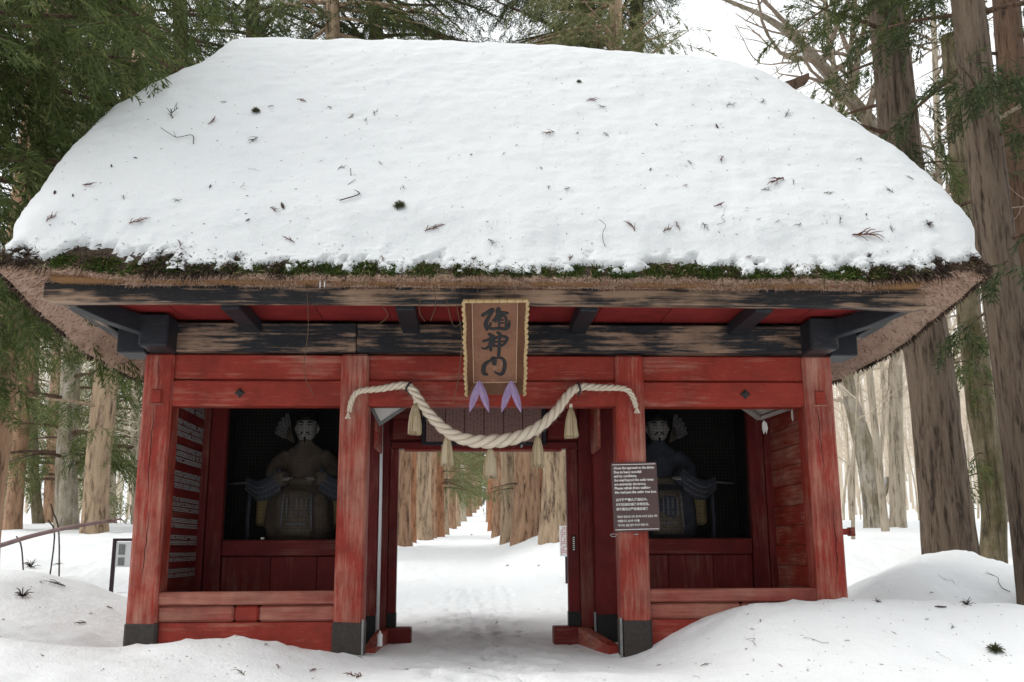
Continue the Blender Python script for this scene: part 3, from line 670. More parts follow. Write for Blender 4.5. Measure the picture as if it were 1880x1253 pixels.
quad_panel('frame_top', [(iu0-g, iv1+g, .002), (iu1+g, iv1+g, .002), (ou1, ov1, .05), (ou0, ov1, .05)], M['plaque_side'])
t_ = .006
for a in ((iu0-t_, iu1+t_, iv1, iv1+t_), (iu0-t_, iu1+t_, iv0-t_, iv0), (iu0-t_, iu0, iv0, iv1), (iu1, iu1+t_, iv0, iv1)): pbox('inlay_line', M['pale_line'], *a, -.012, .006, .001)
for s in (-1, 1):      # wavy gold rim: a row of rolled scallops
    for k in range(18):
        v0 = H*(k+.5)/18; hv = H/36*.98; rr = []
        for q in np.linspace(0, 1, 6):
            wob = .010*math.sin(math.pi*q)-.004*math.sin(3*math.pi*(k+q)/9)
            cxu = s*(W2-.004+wob*.8); thk = .012+.004*math.sin(math.pi*q)
            rr.append(np.array([[cxu+thk*math.cos(a), v0-hv+2*hv*q, .05+thk*.9*math.sin(a)] for a in np.linspace(0, 2*math.pi, 8, endpoint=False)]))
        MB().loft(rr).xf(PM).build('rim_scallop', M['gold'], pl, True)
pbox('rim_top', M['gold'], -W2-.008, W2+.008, H-.016, H+.012, .035, .066, .008)
for z0 in np.linspace(-.22, .22, 8): pbox('rim_notch', M['plaque_side'], z0-.002, z0+.002, H-.016, H+.0125, .0355, .0668, .0005)
CH = {'character_top': [([(366, 265), (408, 240), (458, 212), (442, 255), (408, 310), (392, 365), (402, 408)], [18, 17, 20, 15, 17, 19, 14]),
    ([(442, 345), (432, 392), (460, 402), (520, 398), (588, 404), (622, 375), (628, 322)], [10, 14, 14, 15, 17, 15, 6]),
    ([(468, 318), (498, 290), (514, 245), (518, 208)], [12, 16, 15, 19]), ([(505, 232), (555, 238), (606, 246)], [15, 14, 13]), ([(548, 240), (525, 285), (488, 332)], [12, 11, 8]),
    ([(532, 300), (522, 335), (528, 378)], [9, 9, 8]), ([(532, 298), (570, 268), (594, 302), (592, 388)], [8, 10, 11, 10]), ([(540, 316), (562, 314)], [7, 7]), ([(540, 346), (566, 344)], [7, 7]), ([(560, 250), (575, 275)], [9, 9])],
 'character_middle': [([(428, 456), (452, 472), (470, 476)], [14, 16, 12]), ([(370, 525), (420, 512), (466, 482)], [12, 14, 12]), ([(440, 470), (446, 510), (436, 560), (394, 600), (354, 594)], [13, 13, 13, 10, 6]), ([(432, 545), (442, 612)], [12, 14]),
    ([(512, 440), (538, 462)], [14, 14]), ([(474, 508), (470, 572)], [12, 12]), ([(478, 500), (540, 478), (600, 492), (588, 540), (545, 572), (474, 576)], [11, 12, 15, 12, 11, 10]), ([(488, 535), (575, 526)], [6, 6]), ([(532, 462), (526, 600), (520, 672)], [13, 14, 15])],
 'character_bottom': [([(432, 722), (390, 750), (368, 800), (374, 850), (402, 858)], [13, 18, 19, 18, 12]), ([(452, 704), (472, 700), (478, 748)], [16, 24, 20]),
    ([(512, 690), (556, 700), (580, 742), (574, 815), (545, 858), (505, 848), (474, 828)], [12, 14, 15, 17, 18, 12, 4])]}
def stroke(mb, pts, wd):
    P = crom(np.array([fromzoom(*p) for p in pts]), 7); Wd = np.interp(np.linspace(0, 1, len(P)), np.linspace(0, 1, len(wd)), wd)
    sc_ = np.linalg.norm(fromzoom(500, 500)-fromzoom(600, 500))/100; Wd = Wd*sc_*1.22
    T = np.gradient(P, axis=0); T /= np.linalg.norm(T, axis=1)[:, None]; Nn = np.column_stack([-T[:, 1], T[:, 0]])
    # round caps
    caps0 = [(P[0]-T[0]*Wd[0]*math.sin(a), Wd[0]*math.cos(a)) for a in (1.45, .9, .45)]; caps1 = [(P[-1]+T[-1]*Wd[-1]*math.sin(a), Wd[-1]*math.cos(a)) for a in (.45, .9, 1.45)]
    PP = [c[0] for c in caps0]+list(P)+[c[0] for c in caps1]; WW = [c[1] for c in caps0]+list(Wd)+[c[1] for c in caps1]; NN = [Nn[0]]*3+list(Nn)+[Nn[-1]]*3
    rr = []
    zt = .0065+.0004*(stroke.k % 7); stroke.k += 1
    for p, w_, n_ in zip(PP, WW, NN):
        a, b, c, d = p-n_*w_, p-n_*w_*.8, p+n_*w_*.8, p+n_*w_
        rr.append(np.array([[*a, .0005], [*b, zt], [*c, zt], [*d, .0005]]))
    mb.loft(rr)
stroke.k = 0
for nm, sts in CH.items():
    mb = MB()
    for pts, wd in sts: stroke(mb, pts, wd)
    mb.xf(PM).build(nm, M['ink'], pl)
box('plaque_hook', M['iron'], pl, -.03, .03, -1.05, -1.0, 2.75, 2.80, .004)
# purple cloths folded over the plaque's two rests
M['purple'] = simple('purple_cloth', (.26, .18, .32), (.34, .25, .4), 14, .85, .3)
for px, ln in ((880, 1), (938.5, -1)):
    c = atY(px, 709, -.47); mb = MB()
    for s in (-1, 1):
        rr = []
        for q, (dx, dz, hw) in enumerate(((.0, .04, .016), (.02, -.03, .032), (.043, -.1, .034), (.064, -.17, .023), (.084, -.23, .002))):
            x, z = c[0]+s*dx, c[2]+dz; rr.append(np.array([[x-hw, c[1], z], [x, c[1]-.022*(1 if q in (1, 2, 3) else .2), z+.004], [x+hw, c[1]+.004, z], [x, c[1]+.016, z]]))
        mb.loft(rr)
    mb.tube([c+np.array([-.015, .0, .01]), c+np.array([.015, 0, .01])], .014, 8)
    tag(mb.build('folded_cloth', M['purple'], None, False), 'purple folded cloth hanging point-down below the wooden plaque', 'cloth', 'purple cloths under the plaque')

# ------------------------------------------------------------------ straw rope with tassels
rope = empty('straw_rope'); tag(rope, 'thick twisted cream rope with five tassels, slung across the gateway', 'rope')
def ropemat(name, a, b_):
    mt, t, b = mat(name); g = noise(t, coords(t, (3, 3, 3), False), 30., 4.); t.links.new(mixc(t, g, a, b_), b.inputs['Base Color']); b.inputs['Roughness'].default_value = .85; bump(t, b, g, .4, .004); return mt
M['rope'] = ropemat('rope_fibre', (.56, .47, .36), (.72, .64, .53)); M['tassel'] = leaf('tassel_fibre', (.42, .31, .17), (.62, .5, .32), (.74, .63, .46)); M['fuzz'] = leaf('rope_fuzz', (.5, .42, .3), (.64, .55, .43), (.74, .66, .54))
ctr = [(641, 756), (646, 735), (660, 719), (700, 714), (738, 708), (757, 716), (785, 757), (822, 793), (862, 809), (905, 811), (948, 804), (990, 784), (1022, 754), (1046, 722), (1066, 711), (1100, 712), (1145, 714), (1160, 726), (1168, 748)]
yy = [-.05, -.055, -.06, -.07, -.085, -.10, -.12, -.13, -.135, -.135, -.135, -.13, -.12, -.10, -.08, -.07, -.06, -.055, -.05]
P = crom([atY(px, py, y) for (px, py), y in zip(ctr, yy)], 14)
al = np.concatenate([[0], np.cumsum(np.linalg.norm(np.diff(P, axis=0), axis=1))]); al_n = np.linspace(0, al[-1], 620); P = np.column_stack([np.interp(al_n, al, P[:, k]) for k in range(3)])
u = al_n/al[-1]; Rr = np.interp(u, [0, .08, .2, .33, .5, .67, .8, .92, 1], [.022, .027, .036, .048, .062, .048, .036, .027, .022])
T = np.gradient(P, axis=0); T /= np.linalg.norm(T, axis=1)[:, None]; B = np.cross(T, [0, 1., 0]); B /= np.linalg.norm(B, axis=1)[:, None]; C2 = np.cross(B, T)
turn = np.cumsum(1/(Rr*.95))*(al_n[1]-al_n[0])
for k in range(3):
    a = turn+k*2*math.pi/3; Q = P+(B*np.cos(a)[:, None]+C2*np.sin(a)[:, None])*(Rr*.55)[:, None]
    MB().tube(Q, Rr*.50, 10).build('strand', M['rope'], rope, True)
jj = rng.integers(0, len(P), 1500); aa = rng.uniform(0, 6.28, 1500); nv = B[jj]*np.cos(aa)[:, None]+C2[jj]*np.sin(aa)[:, None]
V_, F_3 = blades(P[jj]+nv*(Rr[jj]*.95)[:, None], nv*.8+T[jj]*rng.normal(0, 1, (1500, 1))+rng.normal(0, .4, (1500, 3)), rng.uniform(.01, .035, 1500), rng.uniform(.0006, .0013, 1500)); obj('loose_fibres', V_, F_3, M['fuzz'], rope)['kind'] = 'stuff'
for px, py, y in ((749, 712, -.095), (1063, 713, -.085)):
    c = atY(px, py, y); i = np.argmin(np.linalg.norm(P-c, axis=1)); c = P[i]; t = T[i]
    a = np.linspace(0, 2*math.pi, 18); ring_ = np.array([c+(B[i]*math.cos(q)+C2[i]*math.sin(q))*(Rr[i]*1.12) for q in a]); MB().tube(ring_, .011, 6, False).build('tie', M['iron'], rope, True)
    MB().tube([c+np.array([.004, 0, -.03]), c+np.array([0, .02, -.08])], [.012, .007], 6).build('tie_end', M['iron'], rope, True)
for (px, py), hgt, wd in (((762, 741), .275, .066), ((821, 800), .27, .062), ((900, 822), .27, .066), ((987, 800), .28, .064), ((1048, 748), .275, .062)):
    top = atY(px, py, -.12); mb = MB(); n = 90
    for q in range(n):
        a = rng.uniform(0, 2*math.pi); rr = math.sqrt(rng.random()); e = wd*rr
        pts = [top+np.array([math.cos(a)*e*k1, math.sin(a)*e*k1, -hgt*f*(1+rng.normal(0, .02))]) for f, k1 in ((0, .12), (.15, .42), (.4, .72), (.75, .92), (1.0, 1.0+rng.normal(0, .06)))]
        mb.tube(pts, [.005, .0055, .006, .0055, .004], 4)
    core = [np.array([[top[0]+wd*k*math.cos(a), top[1]+wd*k*math.sin(a), top[2]-hgt*f] for a in np.linspace(0, 2*math.pi, 12, endpoint=False)]) for f, k in ((-.02, .1), (.06, .22), (.2, .5), (.5, .76), (.93, .9))]
    mb.loft(core).build('tassel', M['tassel'], rope, True)
    MB().tube([top+np.array([0, 0, .03]), top+np.array([0, 0, -.012])], [.016, .013], 8).build('tassel_knot', M['rope'], rope, True)
for px, py in ((639, 762), (1169, 752)):
    p = atY(px, py, -.05); mb = MB()
    for q in range(26):
        a = rng.uniform(-.9, .9); mb.tube([p+np.array([0, rng.normal(0, .006), .02]), p+np.array([.03*a, rng.normal(0, .01), -.035])], [.006, .003], 4)
    mb.build('frayed_end', M['rope'], rope)

# ------------------------------------------------------------------ notice board on the right inner post
sign = empty('notice_board'); tag(sign, 'brown notice board with white English, Chinese and Korean text on the red post', 'notice')
M['signbrown'] = simple('sign_brown', (.085, .05, .05), (.1, .062, .06), 6, .45, .05)
c0, c1, c2, c3 = [atY(px, py, -.03) for px, py in ((1122, 850), (1206.5, 848.5), (1210.5, 974.5), (1127, 977.5))]
O = (c0+c1+c2+c3)/4; ux = (c1-c0+c2-c3); SW = np.linalg.norm(ux)/2; ux /= np.linalg.norm(ux); uz = (c0-c3+c1-c2); SH = np.linalg.norm(uz)/2; uz -= ux*(uz@ux); uz /= np.linalg.norm(uz); uy = np.cross(ux, uz)   # uy points away from... fixed below
if uy[1] > 0: uy = -uy
SM = np.eye(4); SM[:3, 0] = ux; SM[:3, 1] = uz; SM[:3, 2] = uy; SM[:3, 3] = O
MB().box(-SW/2, SW/2, -SH/2, SH/2, -.012, .0, .003).xf(SM).build('board', M['signbrown'], sign)
M['signwhite'] = simple('sign_white', (.8, .79, .77), None, 20, .6, 0)
for v in (SH/2-.018, -SH/2+.018): MB().box(-SW/2+.012, SW/2-.012, v-.0032, v+.0032, .0005, .003, .0005).xf(SM).build('white_line', M['signwhite'], sign)
def text_mesh(body, size, x, y, bold, name, parent, mtx, mt, width=None):
    cu = bpy.data.curves.new('t', 'FONT'); cu.body = body; cu.size = size; cu.offset = bold; cu.extrude = .0006; cu.resolution_u = 2
    to = bpy.data.objects.new('t', cu); col.objects.link(to)
    dg = bpy.context.evaluated_depsgraph_get(); me = bpy.data.meshes.new_from_object(to.evaluated_get(dg)); bpy.data.objects.remove(to)
    co = np.zeros(len(me.vertices)*3); me.vertices.foreach_get('co', co); co = co.reshape(-1, 3)
    if width and len(co): co[:, 0] *= width/max(1e-6, co[:, 0].max())
    co = co+np.array([x, y, .003]); co = co @ np.array(mtx)[:3, :3].T+np.array(mtx)[:3, 3]; me.vertices.foreach_set('co', co.ravel())
    me.materials.clear(); me.materials.append(mt); me.update(); me.name = name
    o = bpy.data.objects.new(name, me); col.objects.link(o); o.parent = parent; return o
Zx = lambda zx: (zx-108)/700*SW-SW/2
Zy = lambda zy: SH/2-(zy-66)/1068*SH
EN = [('About the approach to the shrine', 168, 768), ('Due to heavy snowfall', 232, 568), ('and icy conditions,', 294, 495), ('the road beyond the cedar trees', 357, 750), ('are extremely dangerous.', 420, 632), ('Please refrain from walking', 482, 695), ('the road past the cedar tree lane.', 545, 785)]
for s_, zy, xe in EN: text_mesh(s_, .031, Zx(146), Zy(zy), .0011, 'text_line', sign, SM, M['signwhite'], Zx(xe)-Zx(146))
for s_, zy, xe in (('由于降雪量大,路面结冰。', 662, 640), ('杉树后面的道路非常危险。', 734, 665), ('请不要走过雪松道的道路', 806, 645)): text_mesh(s_, .027, Zx(156), Zy(zy), .0007, 'text_line', sign, SM, M['signwhite'], Zx(xe)-Zx(156))
for s_, zy, xe in (('폭설과 결빙으로 인해 삼나무 사이의 길로는 매우', 920, 778), ('위험합니다. 삼나무 사이를', 985, 500), ('지나가는 일은 없이 하시기 바랍니다.', 1050, 635)): text_mesh(s_, .023, Zx(166), Zy(zy), .0006, 'text_line', sign, SM, M['signwhite'], Zx(xe)-Zx(166))
for px, py in ((1127, 983),):
    c = atY(px, py, -.02); a = np.linspace(0, 5.5, 14); MB().tube([c+np.array([.03*math.cos(q), 0, .012*math.sin(q)]) for q in a], .003, 5).build('tie_wire', M['steel'], sign)
box('fixing', M['steel'], sign, 1.25, 1.29, -.02, -.0, .935, .943, .002)

# ------------------------------------------------------------------ guardian statues
M['face'] = simple('painted_white_face', (.42, .40, .37), (.26, .25, .23), 18, .7, .2)
M['robe_brown'] = simple('dark_brown_robe', (.10, .075, .058), (.16, .125, .095), 12, .7, .3)
M['robe_blue'] = simple('dark_blue_robe', (.04, .047, .068), (.075, .082, .10), 12, .7, .3)
M['robe_pattern'] = simple('brocade_robe', (.2, .165, .12), (.07, .06, .05), 60, .7, .3)
M['trim'] = simple('pale_robe_trim', (.19, .19, .2), (.11, .11, .12), 20, .7, .2)
M['ochre'] = simple('ochre_seat', (.24, .18, .08), (.16, .12, .06), 12, .7, .2)
M['hair'] = simple('black_hat', (.01, .01, .011), None, 8, .5, 0)
def ell(cx, cy, cz, a, b, n=20): return np.array([[cx+a*math.cos(q), cy+b*math.sin(q), cz] for q in np.linspace(0, 2*math.pi, n, endpoint=False)])
def statue(x, s, robe, label):
    st = empty('guardian_statue', (x, 1.98, .76)); tag(st, label, 'statue', 'guardian statues in the gate niches')
    def put(mb, n, mk, par=None, smooth=True): return mb.build(n, M[mk], par or st, smooth)
    # seat with skirted front
    put(MB().box(-.42, .42, -.22, .28, .0, .16, .02), 'plinth', 'niche', None, False)
    seat = put(MB().box(-.47, .47, -.2, .26, .30, .62, .03), 'seat', 'ochre', None, False)
    # lap and gown: a continuous lofted body from the feet to the neck
    prof = [(0.165, .34, .25, -.12), (.3, .37, .29, -.13), (.45, .36, .31, -.14), (.58, .35, .31, -.12), (.67, .31, .26, -.06), (.74, .215, .175, 0), (.86, .20, .155, .02), (1.0, .225, .155, .03), (1.09, .235, .135, .04), (1.145, .17, .11, .04), (1.20, .09, .085, .02), (1.24, .075, .075, .01)]
    rr = []
    for z, a, b, cy in prof:
        n = 36; q = np.linspace(0, 2*math.pi, n, endpoint=False); fold = 1+.045*np.sin(q*9+z*4)*(z < .7)+.02*np.sin(q*5+z*9)
        rr.append(np.column_stack([a*np.cos(q)*fold, cy+b*np.sin(q)*fold, np.full(n, z)]))
    put(MB().loft(rr), 'robe', robe)
    # hanging front panel with border
    pf = [np.array([[x0, -.40-.04*math.sin(t*2.2), .66-.46*t], [x1, -.40-.04*math.sin(t*2.2), .66-.46*t], [x1, -.37-.04*math.sin(t*2.2), .66-.46*t], [x0, -.37-.04*math.sin(t*2.2), .66-.46*t]]) for t in np.linspace(0, 1, 7) for x0, x1 in ((-.13-.03*t, .13+.03*t),)]
    pn = put(MB().loft(pf), 'apron', 'robe_pattern')
    for dx in (-.1, -.05, 0, .05, .1): put(MB().box(dx-.008, dx+.008, -.455, -.43, .4, .58, .003), 'apron_stripe', 'trim', pn, False)
    put(MB().box(-.1, .1, -.46, -.435, .3, .325, .004), 'apron_buckle', 'trim', pn, False)
    for sx in (-1, 1): put(MB().tube([(sx*.14, -.41, .64), (sx*.15, -.435, .45), (sx*.16, -.44, .26)], [.014, .014, .012], 6), 'apron_border', 'trim', pn)
    put(MB().loft([ell(0, .015, z, a, b) for z, a, b in ((.735, .27, .205), (.76, .28, .215), (.79, .275, .21), (.81, .262, .195))]), 'belt', 'robe_pattern')
    for sx in (-1, 1):     # wide hanging sleeves
        A = crom([(sx*.19, .03, 1.07), (sx*.28, -.02, .97), (sx*.30, -.12, .86), (sx*.22, -.22, .80), (sx*.16, -.28, .80)], 5)
        slv = put(MB().tube(A, np.interp(np.linspace(0, 1, len(A)), [0, .4, .8, 1], [.085, .10, .095, .07]), 14), 'sleeve', robe)
        pts = crom([(sx*.20, -.22, .80), (sx*.33, -.2, .72), (sx*.45, -.16, .69), (sx*.54, -.1, .73), (sx*.60, -.06, .77)], 6)
        rr = []
        for i, p in enumerate(pts):
            t = i/(len(pts)-1); hh = .125*(1-.5*t)+.015
            rr.append(np.array([[p[0], p[1]-.06+.03*math.cos(k), p[2]-.02+hh*math.sin(k)] for k in np.linspace(0, 2*math.pi, 14, endpoint=False)]))
        cuff = put(MB().loft(rr), 'sleeve_drape', 'robe_blue', slv)
        for o_ in (-.05, -.01, .03): put(MB().tube([p+np.array([0, -.092, -.03+o_*(1-.5*i/len(pts))*1.6]) for i, p in enumerate(pts)], .007, 5), 'drape_fold', 'trim', slv)
        # hand: palm and five fingers on the lap
        hb = MB().box(sx*.13-.035, sx*.13+.035, -.37, -.29, .775, .805, .012)
        for f in range(4): hb.tube([(sx*(.105+.018*f), -.365, .79), (sx*(.103+.018*f), -.40-.008*(1 if f in (1, 2) else 0), .785), (sx*(.10+.018*f), -.415, .765)], [.009, .0085, .007], 6)
        hb.tube([(sx*.10, -.31, .79), (sx*.08, -.34, .795), (sx*.075, -.365, .79)], [.01, .009, .007], 6); put(hb, 'hand', 'face')
    # head
    hr = []
    for z, a, b, cy in ((1.22, .05, .05, -.005), (1.235, .075, .085, -.02), (1.27, .098, .108, -.015), (1.32, .108, .118, -.005), (1.38, .112, .122, 0), (1.44, .110, .12, .005), (1.49, .092, .10, .01), (1.52, .05, .06, .01)):
        n = 28; q = np.linspace(0, 2*math.pi, n, endpoint=False); R_ = np.column_stack([a*np.cos(q), cy+b*np.sin(q), np.full(n, z)])
        fr = np.exp(-((q-1.5*math.pi)/.16)**2); R_[:, 1] -= fr*{1.32: .026, 1.38: .016}.get(z, 0); 
        for e in (-.42, .42): R_[:, 1] += .012*np.exp(-((q-1.5*math.pi-e)/.2)**2)*(z == 1.38)
        hr.append(R_)
    head = put(MB().loft(hr), 'head', 'face')
    for sx in (-1, 1):
        put(MB().tube([(sx*.105, .01, 1.31), (sx*.122, .015, 1.36), (sx*.11, .02, 1.40)], [.012, .018, .012], 8), 'ear', 'face', head)
        put(MB().tube([(sx*.02, -.122, 1.405), (sx*.05, -.118, 1.418), (sx*.082, -.095, 1.41)], [.006, .010, .005], 6), 'eyebrow', 'hair', head)
        put(MB().tube([(sx*.026, -.114, 1.383), (sx*.045, -.114, 1.386), (sx*.064, -.105, 1.384)], [.003, .007, .003], 6), 'eye', 'hair', head)
        put(MB().tube([(sx*.008, -.128, 1.303), (sx*.034, -.127, 1.298), (sx*.052, -.11, 1.277)], [.006, .010, .004], 6), 'moustache', 'hair', head)
    put(MB().tube([(-.022, -.119, 1.276), (0, -.124, 1.274), (.022, -.119, 1.276)], [.004, .006, .004], 6), 'mouth', 'robe_brown', head)
    put(MB().tube([(0, -.108, 1.252), (0, -.115, 1.22), (0, -.112, 1.185)], [.014, .012, .003], 8), 'beard', 'hair', head)
    hat = put(MB().loft([ell(0, .01, z, a, b) for z, a, b in ((1.435, .117, .128), (1.46, .118, .13), (1.51, .105, .118), (1.55, .06, .08))]), 'hat', 'hair')
    put(MB().loft([ell(0, .07, z, .04, .05, 12) for z in (1.5, 1.6, 1.66)]), 'hat_crest', 'hair', hat)
    for i in range(5):     # fan of arrows behind the shoulder
        a = math.radians(18+11*i)*-s; b0 = np.array([-s*.16, .14, 1.22]); d = np.array([math.sin(a)*.9, 0, math.cos(a)]); e = b0+d*(.34-.02*i)
        ar = put(MB().tube([b0, e], .006, 6), 'arrow', 'robe_brown')
        mb = MB(); S_ = np.array([math.cos(a), 0, -math.sin(a)])
        for q in (-1, 1): mb.loft([np.array([e-d*f+S_*q*.004, e-d*f+S_*q*(.004+w_), e-d*f+S_*q*(.004+w_)+np.array([0, .004, 0]), e-d*f+S_*q*.004+np.array([0, .004, 0])]) for f, w_ in ((0, .012), (.04, .018), (.13, .014), (.16, .002))])
        put(mb, 'fletching', 'trim', ar, False)
    # bow pole held to the side
    put(MB().tube([(-s*.56, -.1, .02), (-s*.565, -.12, .4), (-s*.55, -.12, .74)], .022, 8), 'bow_pole', 'robe_blue')
    put(MB().tube([(-s*.42, -.14, .77), (-s*.6, -.13, .76), (-s*.80, -.12, .745)], [.013, .012, .008], 8), 'sword', 'trim')
    return st
statue(-2.0, 1, 'robe_brown', 'seated white-faced guardian statue in brown robe with fanned arrows, left of the passage')
statue(1.88, -1, 'robe_blue', 'seated white-faced guardian statue in dark blue robe, behind the notice board')

# ------------------------------------------------------------------ small things about the gate
c = atY(697, 1187, .28); bt = empty('bottle', (c[0], c[1], c[2])); tag(bt, 'small white plastic bottle standing on the gate sill', 'bottle')
MB().loft([ell(0, 0, z, r, r, 16) for z, r in ((0, .022), (.005, .026), (.04, .023), (.07, .023), (.088, .026), (.098, .026))]).build('body', M['white'], bt, True)
MB().loft([ell(0, 0, z, r, r, 16) for z, r in ((.0985, .022), (.108, .022), (.112, .01), (.13, .008), (.135, .004))]).build('cap', M['paper'], bt, True)
def slab(px, py, Y, w_, h_, label):
    p = atY(px, py, Y); o = MB().box(p[0]-w_/2, p[0]+w_/2, p[1]-.02, p[1]+.02, p[2], p[2]+h_, .001).build('paper_slip', M['paper']); return tag(o, label, 'paper')
slab(482, 991, 1.3, .03, .022, 'small white paper slip on the niche rail below the brown-robed statue')
slab(594, 1088.5, .1, .03, .006, 'tiny white paper slip on top of the weathered front rail')
# framed panel hung tilted under the passage ceiling
hp = empty('donor_panel'); tag(hp, 'pale framed panel hung tilted under the ceiling at the left passage post', 'panel')
pA, pB, pC = atY(697, 783, .42), atY(755, 744, .36), atY(676, 742, .40)
eu = pB-pA; ev = pC-pA; eu = eu/np.linalg.norm(eu); ev = ev/np.linalg.norm(ev); nn = np.cross(eu, ev); nn /= np.linalg.norm(nn)
def pan(name, mt, a0, a1, b0, b1, t0, t1):
    V = [pA+eu*a+ev*b+nn*t for t in (t0, t1) for a, b in ((a0, b0), (a1, b0), (a1, b1), (a0, b1))]
    MB().add(V, [[3, 2, 1, 0], [4, 5, 6, 7], [0, 1, 5, 4], [1, 2, 6, 5], [2, 3, 7, 6], [3, 0, 4, 7]]).build(name, mt, hp)
pan('sheet', M['paper'], .03, .55, .03, .33, -.004, .004)
pan('frame_bar', M['grey'], 0, .58, 0, .03, -.012, .012); pan('frame_bar', M['grey'], 0, .03, .031, .36, -.0125, .0125)
pan('frame_bar', M['grey'], .55, .58, .031, .36, -.0125, .0125); pan('frame_bar', M['grey'], .031, .549, .33, .36, -.0125, .0125)
for a in (.05, .4): q = pA+eu*a; MB().tube([q, q+np.array([0, -.01, .12]), np.array([q[0], q[1], 2.6])], .002, 4).build('hanging_wire', M['iron'], hp)
# wooden tray with split grey ends under the right alcove ceiling
wt = empty('offering_shelf'); tag(wt, 'grey bare wood shelf with paper streamers hung in the right alcove corner', 'shelf')
qA, qB, qC = atY(1395, 769, .6), atY(1357, 742, .42), atY(1462, 746, .5)
for p, q in ((qA, qB), (qA, qC)):
    d = (q-p)/np.linalg.norm(q-p); L = np.linalg.norm(q-p)+.12; yv = np.cross([0, 0, 1.], d); yv /= np.linalg.norm(yv); zv = np.cross(d, yv); Rm = np.column_stack([d, yv, zv])
    mb = MB().box(0, L, -.03, .03, -.018, .018, .004); mb.V = [v @ Rm.T+p for v in mb.V]; mb.build('frame_bar', M['greywood'], wt)
mb = MB(); mb.add([qA+np.array([0, 0, .03]), qB+np.array([0, 0, .03]), (qB+qC-qA)+np.array([0, 0, .03]), qC+np.array([0, 0, .03]), qA+np.array([0, 0, .05]), qB+np.array([0, 0, .05]), (qB+qC-qA)+np.array([0, 0, .05]), qC+np.array([0, 0, .05])], [[0, 1, 2, 3], [7, 6, 5, 4], [0, 4, 5, 1], [1, 5, 6, 2], [2, 6, 7, 3], [3, 7, 4, 0]]); mb.build('panel', M['greywood'], wt)
for (px, py), Y in (((1402, 772), .58), ((1455, 749), .5)):
    p = atY(px, py, Y); prof = [(0, 0), (.028, -.03), (.036, -.08), (.02, -.135), (.01, -.10), (-.006, -.135), (-.018, -.09), (-.016, -.03)]
    rr = [np.array([[p[0]+a, p[1]+t, p[2]+b] for a, b in prof]) for t in (-.006, .006)]; MB().loft(rr).build('paper_streamer', M['paper'], wt)
for p in (qB, qC): MB().tube([p, np.array([p[0], p[1], 2.61])], .003, 4).build('hanging_wire', M['iron'], wt)

# ------------------------------------------------------------------ trees
def axis_px(pts, Y, top, lean=True):
    P = np.array([atY(px, py, Y) for px, py, w_ in pts]); R = np.array([w_/2/F_PX*((p-CAM)@_fw) for p, (_, _, w_) in zip(P, pts)])
    o = np.argsort(P[:, 2]); P, R = P[o], R[o]
    d0 = (P[1]-P[0]) if len(P) > 1 else np.array([0, 0, 1.]); g0 = gz(P[0][0], Y)
    if P[0][2] > g0-.3:
        zb = g0-.35; q = P[0]+d0/d0[2]*(zb-P[0][2])*min(1, .6); q[2] = zb; P = np.vstack([q, P]); R = np.concatenate([[R[0]*1.03], R])
    d1 = (P[-1]-P[-2]); d1 = d1/d1[2]
    if P[-1][2] < top: 
        P = np.vstack([P, P[-1]+d1*.6*(top-P[-1][2])*np.array([1, 1, 1/.6])]); R = np.concatenate([R, [R[-1]*max(.35, 1-.03*(top-P[-2][2]))]])
    return P, R
_TN = np.random.default_rng(11)
def trunk_mesh(P, R, n=40, dz=.12, ridge=.05, flare=.25, flutes=26, twist=.3, seed=0):
    Q = P; al = np.concatenate([[0], np.cumsum(np.linalg.norm(np.diff(Q, axis=0), axis=1))]); m_ = max(8, int(al[-1]/dz)); a2 = np.linspace(0, al[-1], m_)
    C = np.column_stack([np.interp(a2, al, Q[:, k]) for k in range(3)]); 
    ker = np.ones(5)/5
    if m_ > 12: C = np.column_stack([np.convolve(np.pad(C[:, k], 2, 'reflect', reflect_type='odd'), ker, 'valid') for k in range(3)])
    Rr = np.interp(a2, al, R); Rr = Rr*(1+flare*np.exp(-np.clip(a2-.35, 0, None)/.45))
    th_ = np.linspace(0, 2*math.pi, n, endpoint=False); A, Z = np.meshgrid(th_, a2); A2 = A+twist*.12*Z
    f1 = vn(np.cos(A2)*flutes/6+50+seed*7, np.sin(A2)*flutes/6+Z*.45+seed); f2 = vn(np.cos(A2)*flutes/2.6+seed, np.sin(A2)*flutes/2.6+Z*1.3+30)
    rd = (1-2*np.abs(f1))*ridge+(.5-np.abs(f2)*2)*ridge*.6+.04*vn(np.cos(A)*1.2+seed, np.sin(A)*1.2+Z*.4)
    but = .22*flare*np.exp(-np.clip(Z-.35, 0, None)/.5)*np.cos(5*A+seed)
    rr = Rr[:, None]*(1+rd+but)
    V = C[:, None, :]+np.stack([rr*np.cos(A), rr*np.sin(A), np.zeros_like(rr)], -1)
    return V.reshape(-1, 3), grid_faces(m_, n)
def kites(B, D, S, L, W):
    n = len(B); mid = B+D*(L*.45)[:, None]; tip = B+D*L[:, None]
    V = np.stack([B, mid+S*W[:, None], tip, mid-S*W[:, None]], 1).reshape(-1, 3); return V, np.arange(n*4).reshape(n, 4)
